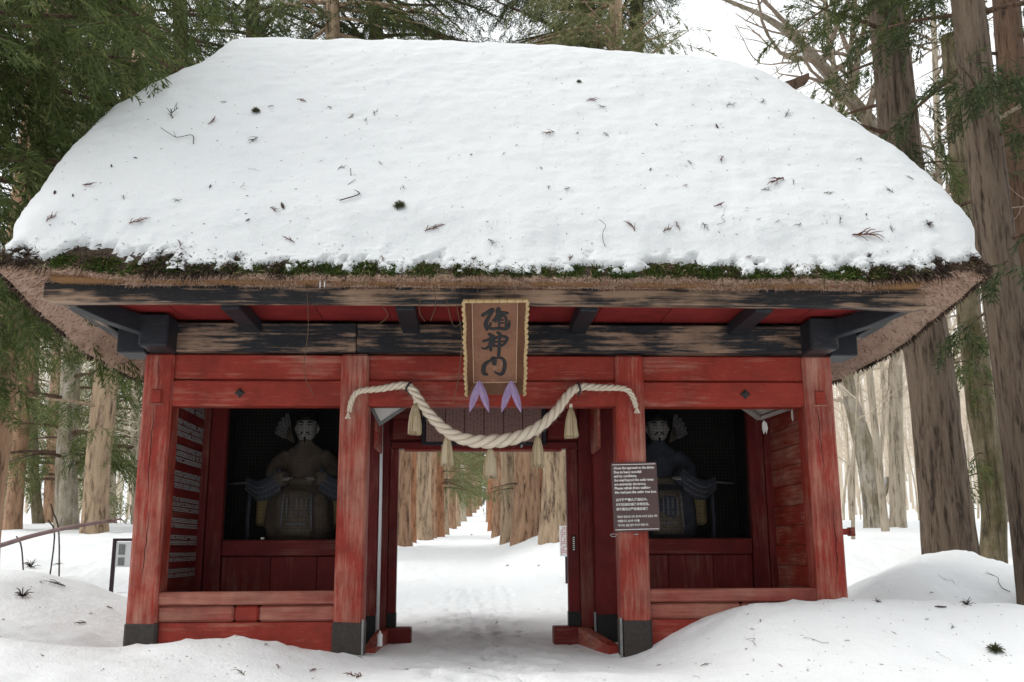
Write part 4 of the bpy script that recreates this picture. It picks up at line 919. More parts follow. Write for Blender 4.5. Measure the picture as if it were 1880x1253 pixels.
def spray_template(seed, ns=18, sub=True):
    r = np.random.default_rng(seed); B, D, S, L, W = [], [], [], [], []
    def k(b, d, l, w_):
        d = d/np.linalg.norm(d); s = np.cross(d, r.normal(size=3)); s /= np.linalg.norm(s); B.append(b); D.append(d); S.append(s); L.append(l); W.append(w_)
    pt = lambda t: np.array([t, .05*math.sin(3*t), -.28*t*t]); 
    k(pt(0), pt(.5)-pt(0), .55, .02); k(pt(.5), pt(1)-pt(.5), .62, .028)
    for i in range(ns):
        t = .08+.9*i/ns; sd = 1 if i % 2 else -1; a = r.uniform(.6, 1.1); d = np.array([math.cos(a), sd*math.sin(a), r.normal(0, .35)-.2]); l = .46*(1-.55*t)*r.uniform(.8, 1.2)
        k(pt(t), d, l, .02); 
        if sub:
            b = pt(t)+d*l*.35; d2 = d+np.array([.5, r.normal(0, .5), r.normal(0, .4)]); k(b, d2, l*.6, .017)
            d3 = d+np.array([.2, r.normal(0, .7), r.normal(-.2, .4)]); k(b, d3, l*.55, .016)
    V, F_ = kites(np.array(B), np.array(D), np.array(S), np.array(L), np.array(W)); return V, F_
T_HI = [spray_template(i) for i in range(3)]; T_LO = [spray_template(10+i, 14, False) for i in range(3)]
def scatter(inst, tmpl):
    """inst: list of (pos, dir, scale) -> joined foliage mesh"""
    P = np.array([i[0] for i in inst]); D = np.array([i[1] for i in inst]); S = np.array([i[2] for i in inst])
    D /= np.linalg.norm(D, axis=1)[:, None]; up = np.array([0, 0, 1.])+rng.normal(0, .35, D.shape); Y_ = np.cross(up, D); Y_ /= np.linalg.norm(Y_, axis=1)[:, None]; Z_ = np.cross(D, Y_)
    Vs, Fs, o = [], [], 0; pick = rng.integers(0, len(tmpl), len(P))
    for k, (tv, tf) in enumerate(tmpl):
        m_ = pick == k; n = m_.sum()
        if not n: continue
        V = P[m_][:, None]+S[m_][:, None, None]*(tv[None, :, 0:1]*D[m_][:, None]+tv[None, :, 1:2]*Y_[m_][:, None]+tv[None, :, 2:3]*Z_[m_][:, None])
        F_ = tf[None]+(np.arange(n)*len(tv))[:, None, None]+o; Vs.append(V.reshape(-1, 3)); Fs.append(F_.reshape(-1, 4)); o += n*len(tv)
    return np.concatenate(Vs), np.concatenate(Fs)
def limbs(P, R, zlo, zhi, n, Lr, az=None, droop=.45, step=.26, sp=.15, size=(.32, .5), rise=.15):
    """limbs along a trunk axis; returns sprays and limb tubes"""
    inst, mb = [], MB()
    for i in range(n):
        z = rng.uniform(zlo, zhi); p0 = np.array([np.interp(z, P[:, 2], P[:, k]) for k in range(3)]); r0 = np.interp(z, P[:, 2], R)
        a = rng.uniform(*az) if az else rng.uniform(0, 2*math.pi); L = rng.uniform(*Lr); d = np.array([math.cos(a), math.sin(a), 0]); side = np.array([-d[1], d[0], 0])
        w1, dr = rng.normal(0, .12), droop*rng.uniform(.6, 1.3)
        f = lambda u: p0+d*(L*u+r0*.5)+side*(w1*L*u*u)+np.array([0, 0, L*(rise*u-dr*u*u+.12*u**4)])
        us = np.linspace(0, 1, 9); mb.tube([f(u) for u in us], np.interp(us, [0, 1], [.022*L, .004]), 5)
        u = .22
        sgn = 1
        while u < 1.0:
            b = f(u); t = f(min(1, u+.05))-f(u-.05); t /= np.linalg.norm(t); sgn = -sgn; l = (.32*L*(1-.55*u)+.18)*rng.uniform(.7, 1.2)
            d2 = t*.75+sgn*side*rng.uniform(.5, 1.)+np.array([0, 0, rng.normal(-.12, .2)]); d2 /= np.linalg.norm(d2); v = .05
            while v < l:
                q = b+d2*v+np.array([0, 0, -.35*v*v/l]); inst.append((q, d2+np.array([0, 0, -.35-.5*v/l])+rng.normal(0, .32, 3), rng.uniform(*size))); v += sp*rng.uniform(.7, 1.3)
            u += step/L*rng.uniform(.7, 1.3)
    return inst, mb
def cedar(label, pts, Y, top, bk='bark_grey', crown=None, leafm='leaf', tm=T_LO, n=40, ridge=.05, group=None, cat='tree', flare=.25, seed=None, extra=None, flutes=26):
    P, R = axis_px(pts, Y, top); g = gz(P[0][0], Y); t = empty('cedar_tree', (P[0][0], Y, g)); tag(t, label, cat, group)
    off = np.array([P[0][0], Y, g]); V, F_ = trunk_mesh(P, R, n, .1 if n >= 40 else .3, ridge, flare, flutes, seed=seed if seed is not None else random.random()*50)
    obj('trunk', V-off, F_, M[bk], t, True); inst = []; lm = MB()
    for c in ([crown] if crown else [])+(extra or []):
        i_, m_ = limbs(P, R, **c); inst += i_; lm.V += m_.V; lm.F += [[k+lm.n for k in f] for f in m_.F]; lm.n += m_.n
    if inst:
        V, F_ = scatter(inst, tm); o = obj('crown', V-off, F_, M[leafm], t)
        V = np.concatenate(lm.V)-off; obj('limbs', V, lm.F, M['bark_dark'] if bk != 'bark_tan' else M[bk], t)['kind'] = 'stuff'
    return t
C_ = lambda zlo, zhi, n, Lr, **k: dict(zlo=zlo, zhi=zhi, n=n, Lr=Lr, **k)
PI = math.pi
# --- right side
cedar('thick grey cedar with furrowed bark rising from a snow mound beside the gate', [(1748, 1040, 92), (1733, 900, 83), (1711, 700, 77), (1690, 560, 73), (1660, 330, 67), (1632, 50, 60), (1626, 0, 58)], 5.2, 14, 'bark_grey', C_(6.2, 9.2, 9, (1.3, 2.2), az=(1.6, 4.6), droop=.3, sp=.17), 'leaf', T_HI, 64, .09, extra=[C_(9, 13, 16, (1.5, 3)), C_(5., 7, 4, (.7, 1.2), az=(-.5, 1.))], flare=.02, seed=3, flutes=34)
cedar('straight brown cedar with peeling bark standing right of the thickest grey trunk', [(1776, 0, 54), (1822, 400, 64), (1851, 600, 69), (1880, 800, 75), (1915, 1064, 84)], 2.7, 12, 'bark_grey', C_(3.6, 7, 8, (.6, 1.5), az=(1.2, 5.5), droop=.4, sp=.15), 'leaf_dark', T_HI, 64, .06, flare=.1, seed=9, extra=[C_(6.5, 11, 14, (1, 2.2))])
cedar('dark cedar half hidden behind the peeling brown trunk', [(1852, 60, 46), (1866, 300, 46), (1876, 480, 44)], 9, 16, 'bark_dark', C_(6, 14, 22, (1.2, 2.6), sp=.2), 'leaf_dark', T_LO, 32)
cedar('mossy yellow-green trunk between two large cedars', [(1822, 1047, 44), (1826, 950, 42), (1818, 850, 46), (1802, 760, 48), (1791, 650, 46), (1780, 600, 42), (1770, 420, 36)], 7.2, 10, 'bark_moss', C_(3.2, 4.6, 5, (.5, .9), sp=.14), 'leaf', T_HI, 40, .03, seed=21, extra=[C_(1.9, 2.6, 2, (.5, .8), az=(2.5, 4), droop=.6, sp=.12)])
# --- left side
cedar('cedar with low drooping branches standing close to the left eave', [(-345, 900, 90), (-315, 500, 80)], .5, 11, 'bark_dark', C_(3.6, 6.2, 15, (2.0, 3.1), az=(-.2, .9), droop=.42, sp=.15, size=(.3, .48)), 'leaf', T_HI, 32, extra=[C_(5.6, 8.5, 14, (2.4, 3.4), az=(-.7, .9), sp=.17), C_(6, 10.5, 14, (1.4, 2.6))])
cedar('big reddish cedar trunk behind hanging green branches, left of the gate', [(-22, 900, 56), (4, 700, 52), (22, 560, 48), (60, 250, 42)], 7.2, 14, 'bark_red', C_(2.4, 6.0, 13, (1.8, 3.4), az=(-1.9, .9), droop=.55, sp=.16), 'leaf', T_HI, 48, extra=[C_(6, 13, 32, (1.8, 3.2), sp=.2, az=(-2.2, 1.6))])
cedar('slim cedar trunk seen above the roof corner with bushy boughs', [(83, 245, 24), (70, 420, 26)], 17, 20, 'bark_red', C_(7, 18, 60, (2, 3.6), step=.4, sp=.27, size=(.5, .8)), 'leaf_dark', T_LO, 24)
cedar('slender dark cedar rising behind the left roof slope', [(232, 160, 19), (225, 300, 20)], 19, 22, 'bark_dark', C_(9, 20, 56, (1.8, 3.4), step=.4, sp=.28, size=(.5, .8)), 'leaf', T_LO, 24)
cedar('straight tan trunk rooted nearest the red corner post', [(170, 1018, 42), (180, 850, 43), (195, 700, 43), (201, 650, 41)], 15.2, 15, 'bark_tan', C_(9, 14, 14, (1.5, 3), sp=.3, size=(.5, .7)), 'leaf', T_LO, 40, .04, seed=5, extra=[C_(3.2, 6, 7, (1.2, 2.4), az=(2.2, 5.2), sp=.22, size=(.4, .6))])
cedar('pale trunk with a dark mossy side beside the straight tan trunk', [(123, 1008, 40), (122, 850, 37), (130, 700, 32)], 17.2, 13, 'bark_palemoss', C_(2.6, 8, 24, (1.3, 2.8), sp=.22, size=(.4, .65), az=(2.5, 6.8)), 'leaf', T_LO, 40, .02, seed=15)
cedar('thin mossy trunk standing left of the pale mossy one', [(75, 1003, 20), (62, 880, 18), (60, 800, 17)], 21.2, 12, 'bark_moss', C_(2.6, 9, 26, (1.4, 2.8), sp=.24, size=(.45, .7)), 'leaf_olive', T_LO, 24, .03)
cedar('short-looking reddish trunk in the gap between mossy trunks', [(90, 958, 19), (92, 880, 19)], 31, 14, 'bark_red', C_(7, 13, 12, (1.5, 2.6), sp=.35, size=(.6, .9)), 'leaf_pale', T_LO, 20)
cedar('pale olive-boughed cedar glimpsed beside the left corner post', [(250, 940, 16), (248, 800, 16)], 26, 15, 'bark_pale', C_(2.2, 12, 60, (1.2, 2.4), step=.4, sp=.3, size=(.5, .8)), 'leaf_olive', T_LO, 20)
cedar('olive-boughed cedar standing far behind the tan trunk', [(205, 950, 15), (205, 800, 15)], 34, 16, 'bark_pale', C_(3., 14, 50, (1.6, 3), step=.5, sp=.4, size=(.7, 1.)), 'leaf_pale', T_LO, 20)
cedar('grey cedar trunk in the far left wood with low boughs', [(20, 975, 16), (22, 850, 15)], 32, 14, 'bark_tan', C_(3, 12, 44, (1.6, 3), step=.5, sp=.4, size=(.7, 1.)), 'leaf_pale', T_LO, 20)
# --- behind the roof
for i, (px, Y, lf, bk, lab) in enumerate(((330, 17, 'leaf_dark', 'bark_dark', 'dark cedar crown showing above the roof next to the left gable beam'), (463, 20, 'leaf', 'bark_dark', 'cedar with a bare brown trunk top visible over the left roof ridge'), (610, 15, 'leaf', 'bark_tan', 'green-boughed cedar with pale crooked limbs over the ridge'),
        (690, 19, 'leaf_dark', 'bark_dark', 'very dark dense cedar crown over the middle of the ridge'), (1080, 20, 'leaf_dark', 'bark_dark', 'dark cedar with long bare twigs hanging over the ridge'), (1130, 15, 'leaf_olive', 'bark_tan', 'olive cedar crown with pale limbs above the ridge'), (1170, 18, 'leaf_dark', 'bark_dark', 'dark cedar at the edge of the open sky above the roof'))):
    c = atY(px, 30, Y)[2]
    cedar(lab, [(px, 30, 24), (px-(px-860)*.02, 300, 28)], Y, c+4, bk, C_(c-4.5, c+3, 64, (1.5, 3.2) if px not in (690, 1080) else (2.2, 5.2), step=.36, sp=.25, size=(.42, .7), droop=.35, **({'az': (-2.2, 2.2)} if px == 690 else {'az': (PI-2.2, PI+2.2)} if px >= 1080 else {})), lf, T_LO, 24)
# --- avenue of cedars beyond the gate
RR = [(1024, 1005, 58, 24, 'bark_tan'), (968, 999, 46, 27, 'bark_red'), (940, 1000, 36, 30, 'bark_tan'), (992, 1002, 22, 32, 'bark_orange'), (916, 987, 23, 45, 'bark_red'), (903, 978, 13, 62, 'bark_orange'), (897, 970, 9, 95, 'bark_red')]
LL = [(738, 983, 30, 32, 'bark_red'), (755, 981, 16, 36, 'bark_orange'), (772, 976, 36, 40, 'bark_tan'), (793, 972, 16, 44, 'bark_red'), (804, 970, 20, 50, 'bark_orange'), (816, 968, 15, 56, 'bark_tan'), (829, 947, 15, 75, 'bark_red'), (839, 944, 12, 85, 'bark_tan'), (849, 941, 13, 97, 'bark_pale'), (860, 934, 12, 115, 'bark_red'), (869, 931, 10, 130, 'bark_tan'), (876, 927, 8, 150, 'bark_red'), (882, 924, 6, 180, 'bark_orange')]
for rows_, side in ((RR, 'right'), (LL, 'left')):
    for k, (px, py, w_, d, bk) in enumerate(rows_):
        Y = d+CAM[1]; top = atY(px, 700, Y)[2]+6; z0 = atY(px, 930, Y)[2]; z1 = atY(px, 815, Y)[2]
        if side == 'left' and k in (4, 6, 7, 8, 9, 10, 11): cr = C_(z0+(z1-z0)*.25, z1+.08*(z1-z0), 12 if k < 8 else 14, (.02*d+.5, .035*d+.8), az=(-1.4, .9), step=.012*d, sp=.007*d, size=(.011*d, .018*d))
        elif side == 'right' and k in (1, 4, 5): cr = C_(z0+(z1-z0)*(.55 if k > 1 else .1), z1 if k > 1 else z0+(z1-z0)*.35, 5 if k > 1 else 2, (.02*d+.3, .03*d+.5), az=(2.2, 4.4), step=.012*d, sp=.007*d, size=(.010*d, .016*d))
        else: cr = None
        lean = 6 if (side == 'right' and k == 0) else 0
        cw = {'bark_tan': 'tan', 'bark_red': 'reddish-brown', 'bark_orange': 'rust-orange', 'bark_pale': 'pale grey'}[bk]; sz = 'huge' if w_ > 34 else 'thick' if w_ > 19 else 'straight' if w_ > 11 else 'far-off'
        cedar('%s %s cedar trunk in the %s-hand row of the lane seen through the gateway' % (sz, cw, side),
              [(px, py, w_), (px+lean-(px-860)*.02, py-150, w_*.94)], Y, top, bk, cr, 'leaf_olive' if k % 2 else 'leaf_pale', T_LO, 56 if w_ > 30 else 24, .1, 'cedars in the %s row of the lane' % side, flare=.2, seed=k*3.3+(50 if side == 'left' else 0), flutes=18)
# filler trees further back on both sides of the avenue
def proto_cedar(seed, bk, lf, H_, r_):
    P = np.array([[0, 0, -.5], [.05, 0, H_*.5], [0, .1, H_]]); R = np.array([r_, r_*.8, r_*.5]); t = empty('cedar_tree'); V, F_ = trunk_mesh(P, R, 16, .5, .05, .2, 20, seed=seed); obj('trunk', V, F_, M[bk], t, True)
    i_, m_ = limbs(P, R, H_*.3, H_, 20, (1.2, 2.2), step=.6, sp=.5, size=(.8, 1.3)); V, F_ = scatter(i_, T_LO); obj('crown', V, F_, M[lf], t); m_.build('limbs', M['bark_dark'], t); return t
def dup(t, loc, rz, sc_=1.):
    r = t.copy(); col.objects.link(r); r.location = loc; r.rotation_euler = (0, 0, rz); r.scale = (sc_,)*3
    for ch in t.children: c = ch.copy(); col.objects.link(c); c.parent = r
    return r
protos = [proto_cedar(2, 'bark_red', 'leaf_pale', 15, .42), proto_cedar(5, 'bark_tan', 'leaf_olive', 16, .38), proto_cedar(8, 'bark_dark', 'leaf', 14, .35)]
first = set(); k = 0
for i in range(44):
    d = rng.uniform(36, 120); left = i % 3 != 0; px = rng.uniform(560, 835) if left else rng.uniform(915, 1080)
    p = atY(px, 960, d+CAM[1]); xa = CAM[0]+.015*d-1.15
    if abs(p[0]-xa) < 4.2: p[0] = xa+(4.2+rng.uniform(0, 3))*(-1 if left else 1)
    t = protos[i % 3]; loc = (p[0], p[1], gz(p[0], p[1])-.05)
    if i < 3: t.location = loc
    else: t = dup(t, loc, rng.uniform(0, 6.28), rng.uniform(.85, 1.2))
    tag(t, 'cedar of the deep wood behind the lane rows, glimpsed through the gateway', 'tree', 'cedars of the deep wood behind the lane')

# unseen cedars added behind the camera to shade the roof and gate front
gp = proto_cedar(17, 'bark_grey', 'leaf_dark', 19, .5)
for ch in list(gp.children): 
    if ch.name.startswith(('crown', 'limbs')): bpy.data.objects.remove(ch)
P_ = np.array([[0, 0, -.5], [0, 0, 19.]]); i_, m_ = limbs(P_, np.array([.5, .2]), 4, 18.5, 60, (2., 4.2), step=.7, sp=.5, size=(1.0, 1.6)); V, F_ = scatter(i_, T_LO); obj('crown', V, F_, M['leaf_dark'], gp); m_.build('limbs', M['bark_dark'], gp)
for i, (x, y) in enumerate(((-13, -25), (-7, -22), (-4.5, -36), (5.5, -22), (10, -19), (15, -21), (18, -14), (9, -27), (-4.5, -29), (4, -30), (24, -8))):
    t = gp if i == 0 else dup(gp, (0, 0, 0), rng.uniform(0, 6.28), rng.uniform(.9, 1.25)); t.location = (x, y, gz(x, y))
    tag(t, 'tall dark cedar added out of view to shade the gate front', 'tree', 'cedars added out of view for shade')

# --- bare deciduous trees
def bare_mesh(P, R, seed, levels=3, n0=9, spread=.8, L0=.3, thin=.45):
    """trunk polyline plus recursive branches; returns branch MB"""
    r = np.random.default_rng(seed); mb = MB()
    def grow(p, d, L, rad, lv):
        n = 5; pts = [p]; dd = d.copy()
        for i in range(n): dd = dd+r.normal(0, .16, 3)+np.array([0, 0, .05]); dd /= np.linalg.norm(dd); pts.append(pts[-1]+dd*L/n)
        mb.tube(pts, np.linspace(rad, rad*.35, n+1), 5 if lv > 1 else 3, False)
        if lv > 0:
            for k in range(r.integers(2, 5)):
                j = r.integers(1, n+1); d2 = dd+r.normal(0, spread, 3); d2 /= np.linalg.norm(d2); grow(pts[j], d2, L*r.uniform(.45, .75), rad*thin*r.uniform(.8, 1.2), lv-1)
    al = np.concatenate([[0], np.cumsum(np.linalg.norm(np.diff(P, axis=0), axis=1))]); H_ = al[-1]
    for i in range(n0):
        a = r.uniform(.3, 1.)*H_; p = np.array([np.interp(a, al, P[:, k]) for k in range(3)]); rad = np.interp(a, al, R)*.5; an = r.uniform(0, 6.28)
        d = np.array([math.cos(an), math.sin(an), r.uniform(.2, .9)]); d /= np.linalg.norm(d); grow(p, d, H_*L0*r.uniform(.6, 1.2), rad, levels-1)
    return mb
def bare(label, pts, Y, top, bk, tw, seed, n=24, name='bare_tree', group=None, **k):
    P, R = axis_px(pts, Y, top); g = gz(P[0][0], Y); off = np.array([P[0][0], Y, g]); t = empty(name, off); tag(t, label, 'tree', group)
    V, F_ = trunk_mesh(P, R, n, .12, .03, .15, 10, seed=seed); obj('trunk', V-off, F_, M[bk], t, True)
    mb = bare_mesh(P-off, R, seed, **k); mb.build('branches', M[tw], t); return t, P
tw_tree, _ = bare('crooked pale bare tree with burrs and mossy bark, past the right corner post', [(1612, 978, 42), (1600, 900, 36), (1590, 830, 37), (1574, 775, 30), (1558, 720, 24), (1556, 680, 20), (1568, 640, 15)], 15.5, 8, 'bark_palemoss', 'twig_pale', 4, 24, n0=10, L0=.22)
MB().tube(crom([atY(1606, 905, 15.5), atY(1618, 912, 15.4), atY(1627, 900, 15.3), atY(1630, 876, 15.3)], 5)-np.array(tw_tree.location), np.interp(np.linspace(0, 1, 16), [0, 1], [.1, .03]), 12).build('side_limb', M['bark_palemoss'], tw_tree, True)
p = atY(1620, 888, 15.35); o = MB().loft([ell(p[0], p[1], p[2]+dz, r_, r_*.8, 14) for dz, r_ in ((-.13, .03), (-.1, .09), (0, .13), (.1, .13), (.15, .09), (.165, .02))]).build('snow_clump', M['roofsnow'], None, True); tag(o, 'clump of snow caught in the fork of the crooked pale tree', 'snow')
bare('straight pale bare trunk standing beside the crooked tree', [(1650, 985, 27), (1645, 800, 25), (1645, 640, 22)], 15.0, 10, 'bark_pale', 'twig_pale', 6, 24, n0=8, L0=.2)
bare('thin leaning sapling just past the right corner post', [(1566, 985, 7), (1567, 850, 6), (1572, 780, 5), (1575, 700, 4)], 11.5, 6, 'bark_pale', 'twig_pale', 8, 8, 'bare_sapling', n0=8, L0=.25)
bare('bare beech with a thick diagonal limb crossing the open sky', [(1738, 1000, 36), (1700, 700, 34), (1660, 420, 34), (1612, 242, 31), (1560, 182, 29), (1510, 122, 25), (1452, 62, 20), (1400, 28, 14), (1320, -5, 10)], 9.5, 9, 'bark_palemoss', 'twig', 12, 24, n0=26, L0=.17, levels=4)
bare('bare tree with fine twigs reaching over the right roof hip', [(1560, 330, 12), (1545, 200, 11), (1520, 60, 9), (1515, 0, 8)], 13, 15, 'bark_pale', 'twig', 14, 12, n0=24, L0=.18, levels=4)
bare('bare tree with reddish twigs between the brown cedars', [(1725, 420, 14), (1722, 250, 12), (1715, 60, 10)], 14, 15, 'bark_pale', 'twig', 16, 12, n0=24, L0=.2, levels=4)
bare('grey bare trunk far behind the mossy yellow-green trunk', [(1745, 990, 16), (1742, 700, 14), (1738, 560, 12)], 26, 14, 'bark_pale', 'twig_pale', 18, 14, n0=16, L0=.2, levels=4)
# slender saplings of the wood beyond
def proto_bare(seed, H_, r_):
    r = np.random.default_rng(seed); P = np.cumsum(np.vstack([[0, 0, -.4], np.column_stack([r.normal(0, .16, (7, 2)), np.full(7, H_/7)])]), axis=0); R = np.linspace(r_, r_*.3, 8)
    t = empty('bare_sapling'); V, F_ = trunk_mesh(P, R, 8, .4, .03, .2, 8, seed=seed); obj('trunk', V, F_, M['bark_pale'], t, True); bare_mesh(P, R, seed, 3, 16, .7, .24).build('branches', M['twig_pale'], t); return t
bp = [proto_bare(s, h_, r_) for s, h_, r_ in ((31, 7, .035), (32, 9, .055), (33, 6, .025), (34, 11, .075))]
spots = [(rng.uniform(1535, 1900), rng.uniform(24, 62)) for _ in range(34)]+[(rng.uniform(-20, 250), rng.uniform(28, 60)) for _ in range(14)]
for i, (px, d) in enumerate(spots):
    p = atY(px, 950, d+CAM[1]); t = bp[i % 4]; loc = (p[0], p[1], gz(p[0], p[1])); rt_ = px > 1000
    if i >= 4: t = dup(t, loc, rng.uniform(0, 6.28), rng.uniform(.7, 1.3))
    else: t.location = loc
    tag(t, 'slender pale bare sapling in the snowy wood right of the gate' if rt_ else 'slender pale bare sapling in the snowy wood left of the gate', 'tree', 'bare saplings right of the gate' if rt_ else 'bare saplings left of the gate')
# far wood on the slopes: thousands of bare stems that read as one haze of twigs
mbV, mbF, no = [], [], 0
n = 3200; dd = rng.uniform(62, 330, n); px = np.where(rng.random(n) < .78, rng.uniform(1420, 2150, n), rng.uniform(-120, 300, n))
for i in range(n):
    p = atY(px[i], 950, dd[i]+CAM[1]); b = np.array([p[0], p[1], gz(p[0], p[1])-.2]); H_ = rng.uniform(7, 15); r_ = rng.uniform(.05, .13)
    segs = [(b, b+np.array([rng.normal(0, .5), rng.normal(0, .5), H_]), r_)]
    for q in range(12):
        u_ = rng.uniform(.25, .95); a = rng.uniform(0, 6.28); l = rng.uniform(.8, 2.8)*(1.1-u_*.5); s0 = segs[0][0]*(1-u_)+segs[0][1]*u_; segs.append((s0, s0+np.array([math.cos(a)*l, math.sin(a)*l, l*rng.uniform(.4, 1.2)]), r_*.35))
    for a0, a1, rr in segs:
        for ax_ in (np.array([rr, 0, 0]), np.array([0, rr, 0])):
            mbV.append(np.array([a0-ax_, a0+ax_, a1+ax_*.3, a1-ax_*.3])); mbF.append([no, no+1, no+2, no+3]); no += 4
fw_ = obj('far_wood', np.concatenate(mbV), np.array(mbF), M['twig_far']); fw_['kind'] = 'stuff'; fw_['label'] = 'far pale bare wood covering the snowy slopes'; fw_['category'] = 'wood'

# ------------------------------------------------------------------ other things around
M['purplewood'] = simple('purplish_bark', (.2, .13, .13), (.28, .2, .19), 12, .8, .2)
fs = empty('leaning_pole'); tag(fs, 'thin purplish fallen sapling leaning over the snow at the left', 'branch')
P = crom([(-8.6, 2.6, gz(-8.6, 2.6)-.05), *[tuple(atY(px, py, 2.4)) for px, py in ((-60, 1018), (0, 1002), (60, 984), (130, 968), (205, 956))]], 6)
MB().tube(P, np.interp(np.linspace(0, 1, len(P)), [0, 1], [.034, .02]), 8).build('stem', M['purplewood'], fs, True)
for pts in (((205, 956), (222, 953), (232, 962)), ((200, 957), (215, 960))): MB().tube([atY(px, py, 2.4) for px, py in pts], [.016, .011, .005][:len(pts)], 6).build('fork', M['purplewood'], fs)
ts = [((92, 1026), (100, 985), (88, 955)), ((115, 1027), (108, 980), (97, 940), (93, 925)), ((52, 1035), (40, 1010), (30, 985))]
for k_, pts in enumerate(ts):
    q = [atY(px, py, 6.2) for px, py in pts]; q[0][2] = gz(q[0][0], 6.2)-.05; o = MB().tube(crom(q, 4), .012, 5).build('dry_stalk', M['sprig_dark']); tag(o, 'thin dry stalk poking out of the left snow bank', 'stalk', 'dry stalks in the left snow bank')
ib = empty('info_board'); tag(ib, 'small dark-framed white information board standing in snow behind the corner post', 'sign')
a, b = atY(211, 994, 4.2), atY(262, 994, 4.2); zb = atY(211, 1046, 4.2)[2]; M['frame_dark'] = simple('dark_purple_frame', (.05, .03, .04), None, 20, .6, 0)
for x in (a[0], b[0]): box('leg', M['frame_dark'], ib, x-.022, x+.022, 4.18, 4.225, gz(x, 4.2)-.25, a[2], .004)
box('top_bar', M['frame_dark'], ib, a[0]-.022, b[0]+.022, 4.18, 4.225, a[2], a[2]+.035, .004)
box('panel', M['white'], ib, a[0]+.024, b[0]-.024, 4.19, 4.21, zb+.03, a[2]-.01, .002)
for zz, h_ in ((a[2]-.17, .13), (zb+.05, .1)): box('picture', M['grey'], ib, a[0]+.06, a[0]+.14, 4.184, 4.1895, zz, zz+h_, .001)
pc = empty('white_placard'); tag(pc, 'white placard with red vertical writing beside the lane, half behind the door jamb', 'sign')
a = atY(1027, 966, 8.2); b = atY(1052, 1022, 8.2)
box('board', M['white'], pc, a[0], b[0], 8.19, 8.21, b[2], a[2], .003); box('post', M['frame_dark'], pc, (a[0]+b[0])/2-.02, (a[0]+b[0])/2+.02, 8.215, 8.25, gz(a[0], 8.2)-.2, a[2]-.02, .003)
M['redink'] = simple('red_ink', (.55, .12, .08), None, 20, .7, 0)
mb = MB()
for x in np.arange(a[0]+.02, b[0]-.02, .03):
    for z in np.arange(b[2]+.03, a[2]-.03, .03):
        if random.random() < .8: mb.box(x, x+.014, 8.184, 8.1895, z, z+.018, .0005)
mb.build('writing', M['redink'], pc)['kind'] = 'stuff'
# distant walker
d_ = 190; p = atY(888.5, 930, d_+CAM[1]); g = gz(p[0], p[1]); me = bpy.data.meshes.new('person')
J = [(0, 0, .92), (0, 0, 1.2), (0, 0, 1.42), (0, 0, 1.52), (0, -.02, 1.68), (.1, 0, .88), (.11, -.12, .48), (.11, .0, .06), (.11, -.12, .04), (-.1, 0, .88), (-.11, .05, .48), (-.11, .2, .1), (-.11, .1, .03), (.19, 0, 1.38), (.25, .06, 1.1), (.26, -.06, .88), (-.19, 0, 1.38), (-.25, -.02, 1.1), (-.26, -.14, .9)]
E_ = [(0, 1), (1, 2), (2, 3), (3, 4), (0, 5), (5, 6), (6, 7), (7, 8), (0, 9), (9, 10), (10, 11), (11, 12), (2, 13), (13, 14), (14, 15), (2, 16), (16, 17), (17, 18)]
me.from_pydata(J, E_, []); pe = bpy.data.objects.new('person', me); col.objects.link(pe); pe.location = (p[0], p[1], g); me.materials.append(M['ink'])
sk = pe.modifiers.new('skin', 'SKIN'); pe.modifiers.new('sub', 'SUBSURF').levels = 1
rad = [.16, .15, .14, .06, .11, .1, .07, .05, .04, .1, .07, .05, .04, .07, .05, .04, .07, .05, .04]
for v, r_ in zip(me.skin_vertices[0].data, rad): v.radius = (r_, r_)
me.skin_vertices[0].data[0].use_root = True
tag(pe, 'tiny distant walker in dark clothes at the far end of the lane', 'person')

# ------------------------------------------------------------------ fallen sprigs and twigs on the snow
def sprig_mesh(seed, n, L, w_, curl, fan):
    r = np.random.default_rng(seed); mb = MB(); st = crom([(0, 0, .01), (.35, .05*r.normal(), .03), (.7, .1*r.normal(), .02)], 4)*L; mb.tube(st, np.linspace(w_*1.6, w_, len(st)), 4)
    for i in range(n):
        b = st[min(len(st)-1, int((.2+.8*i/n)*len(st)))]; a = r.uniform(-fan, fan); l = L*r.uniform(.3, .6); e = b+np.array([math.cos(a)*l, math.sin(a)*l, r.uniform(-.01, .25)*l]); mid = (b+e)/2+np.array([0, 0, curl*l*r.uniform(.2, 1)]); mb.tube(crom([b, mid, e], 3), np.linspace(w_*1.15, w_*.5, 7), 4)
    return mb
def tuft_mesh(seed, n, L, w_):
    r = np.random.default_rng(seed); mb = MB()
    for i in range(n):
        d = r.normal(size=3); d[2] = abs(d[2])*.7+.1; d /= np.linalg.norm(d); l = L*r.uniform(.35, .6); mb.tube([d*.03*L, d*l*.6+np.array([0, 0, .05*L]), d*l+np.array([0, 0, -.05*L])], [w_, w_*.9, w_*.4], 4)
    return mb
def twig_mesh(seed, L, w_, fork):
    r = np.random.default_rng(seed); pts = crom(np.column_stack([np.linspace(0, L, 5), r.normal(0, .07*L, 5), np.abs(r.normal(.02, .03, 5))*L]), 4); mb = MB().tube(pts, np.linspace(w_, w_*.6, len(pts)), 5)
    for k_ in range(fork): j = r.integers(5, len(pts)-2); mb.tube([pts[j], pts[j]+np.array([.15*L, r.choice([-1, 1])*.15*L, .06*L])], [w_*.7, w_*.3], 4)
    return mb
LIB = {}
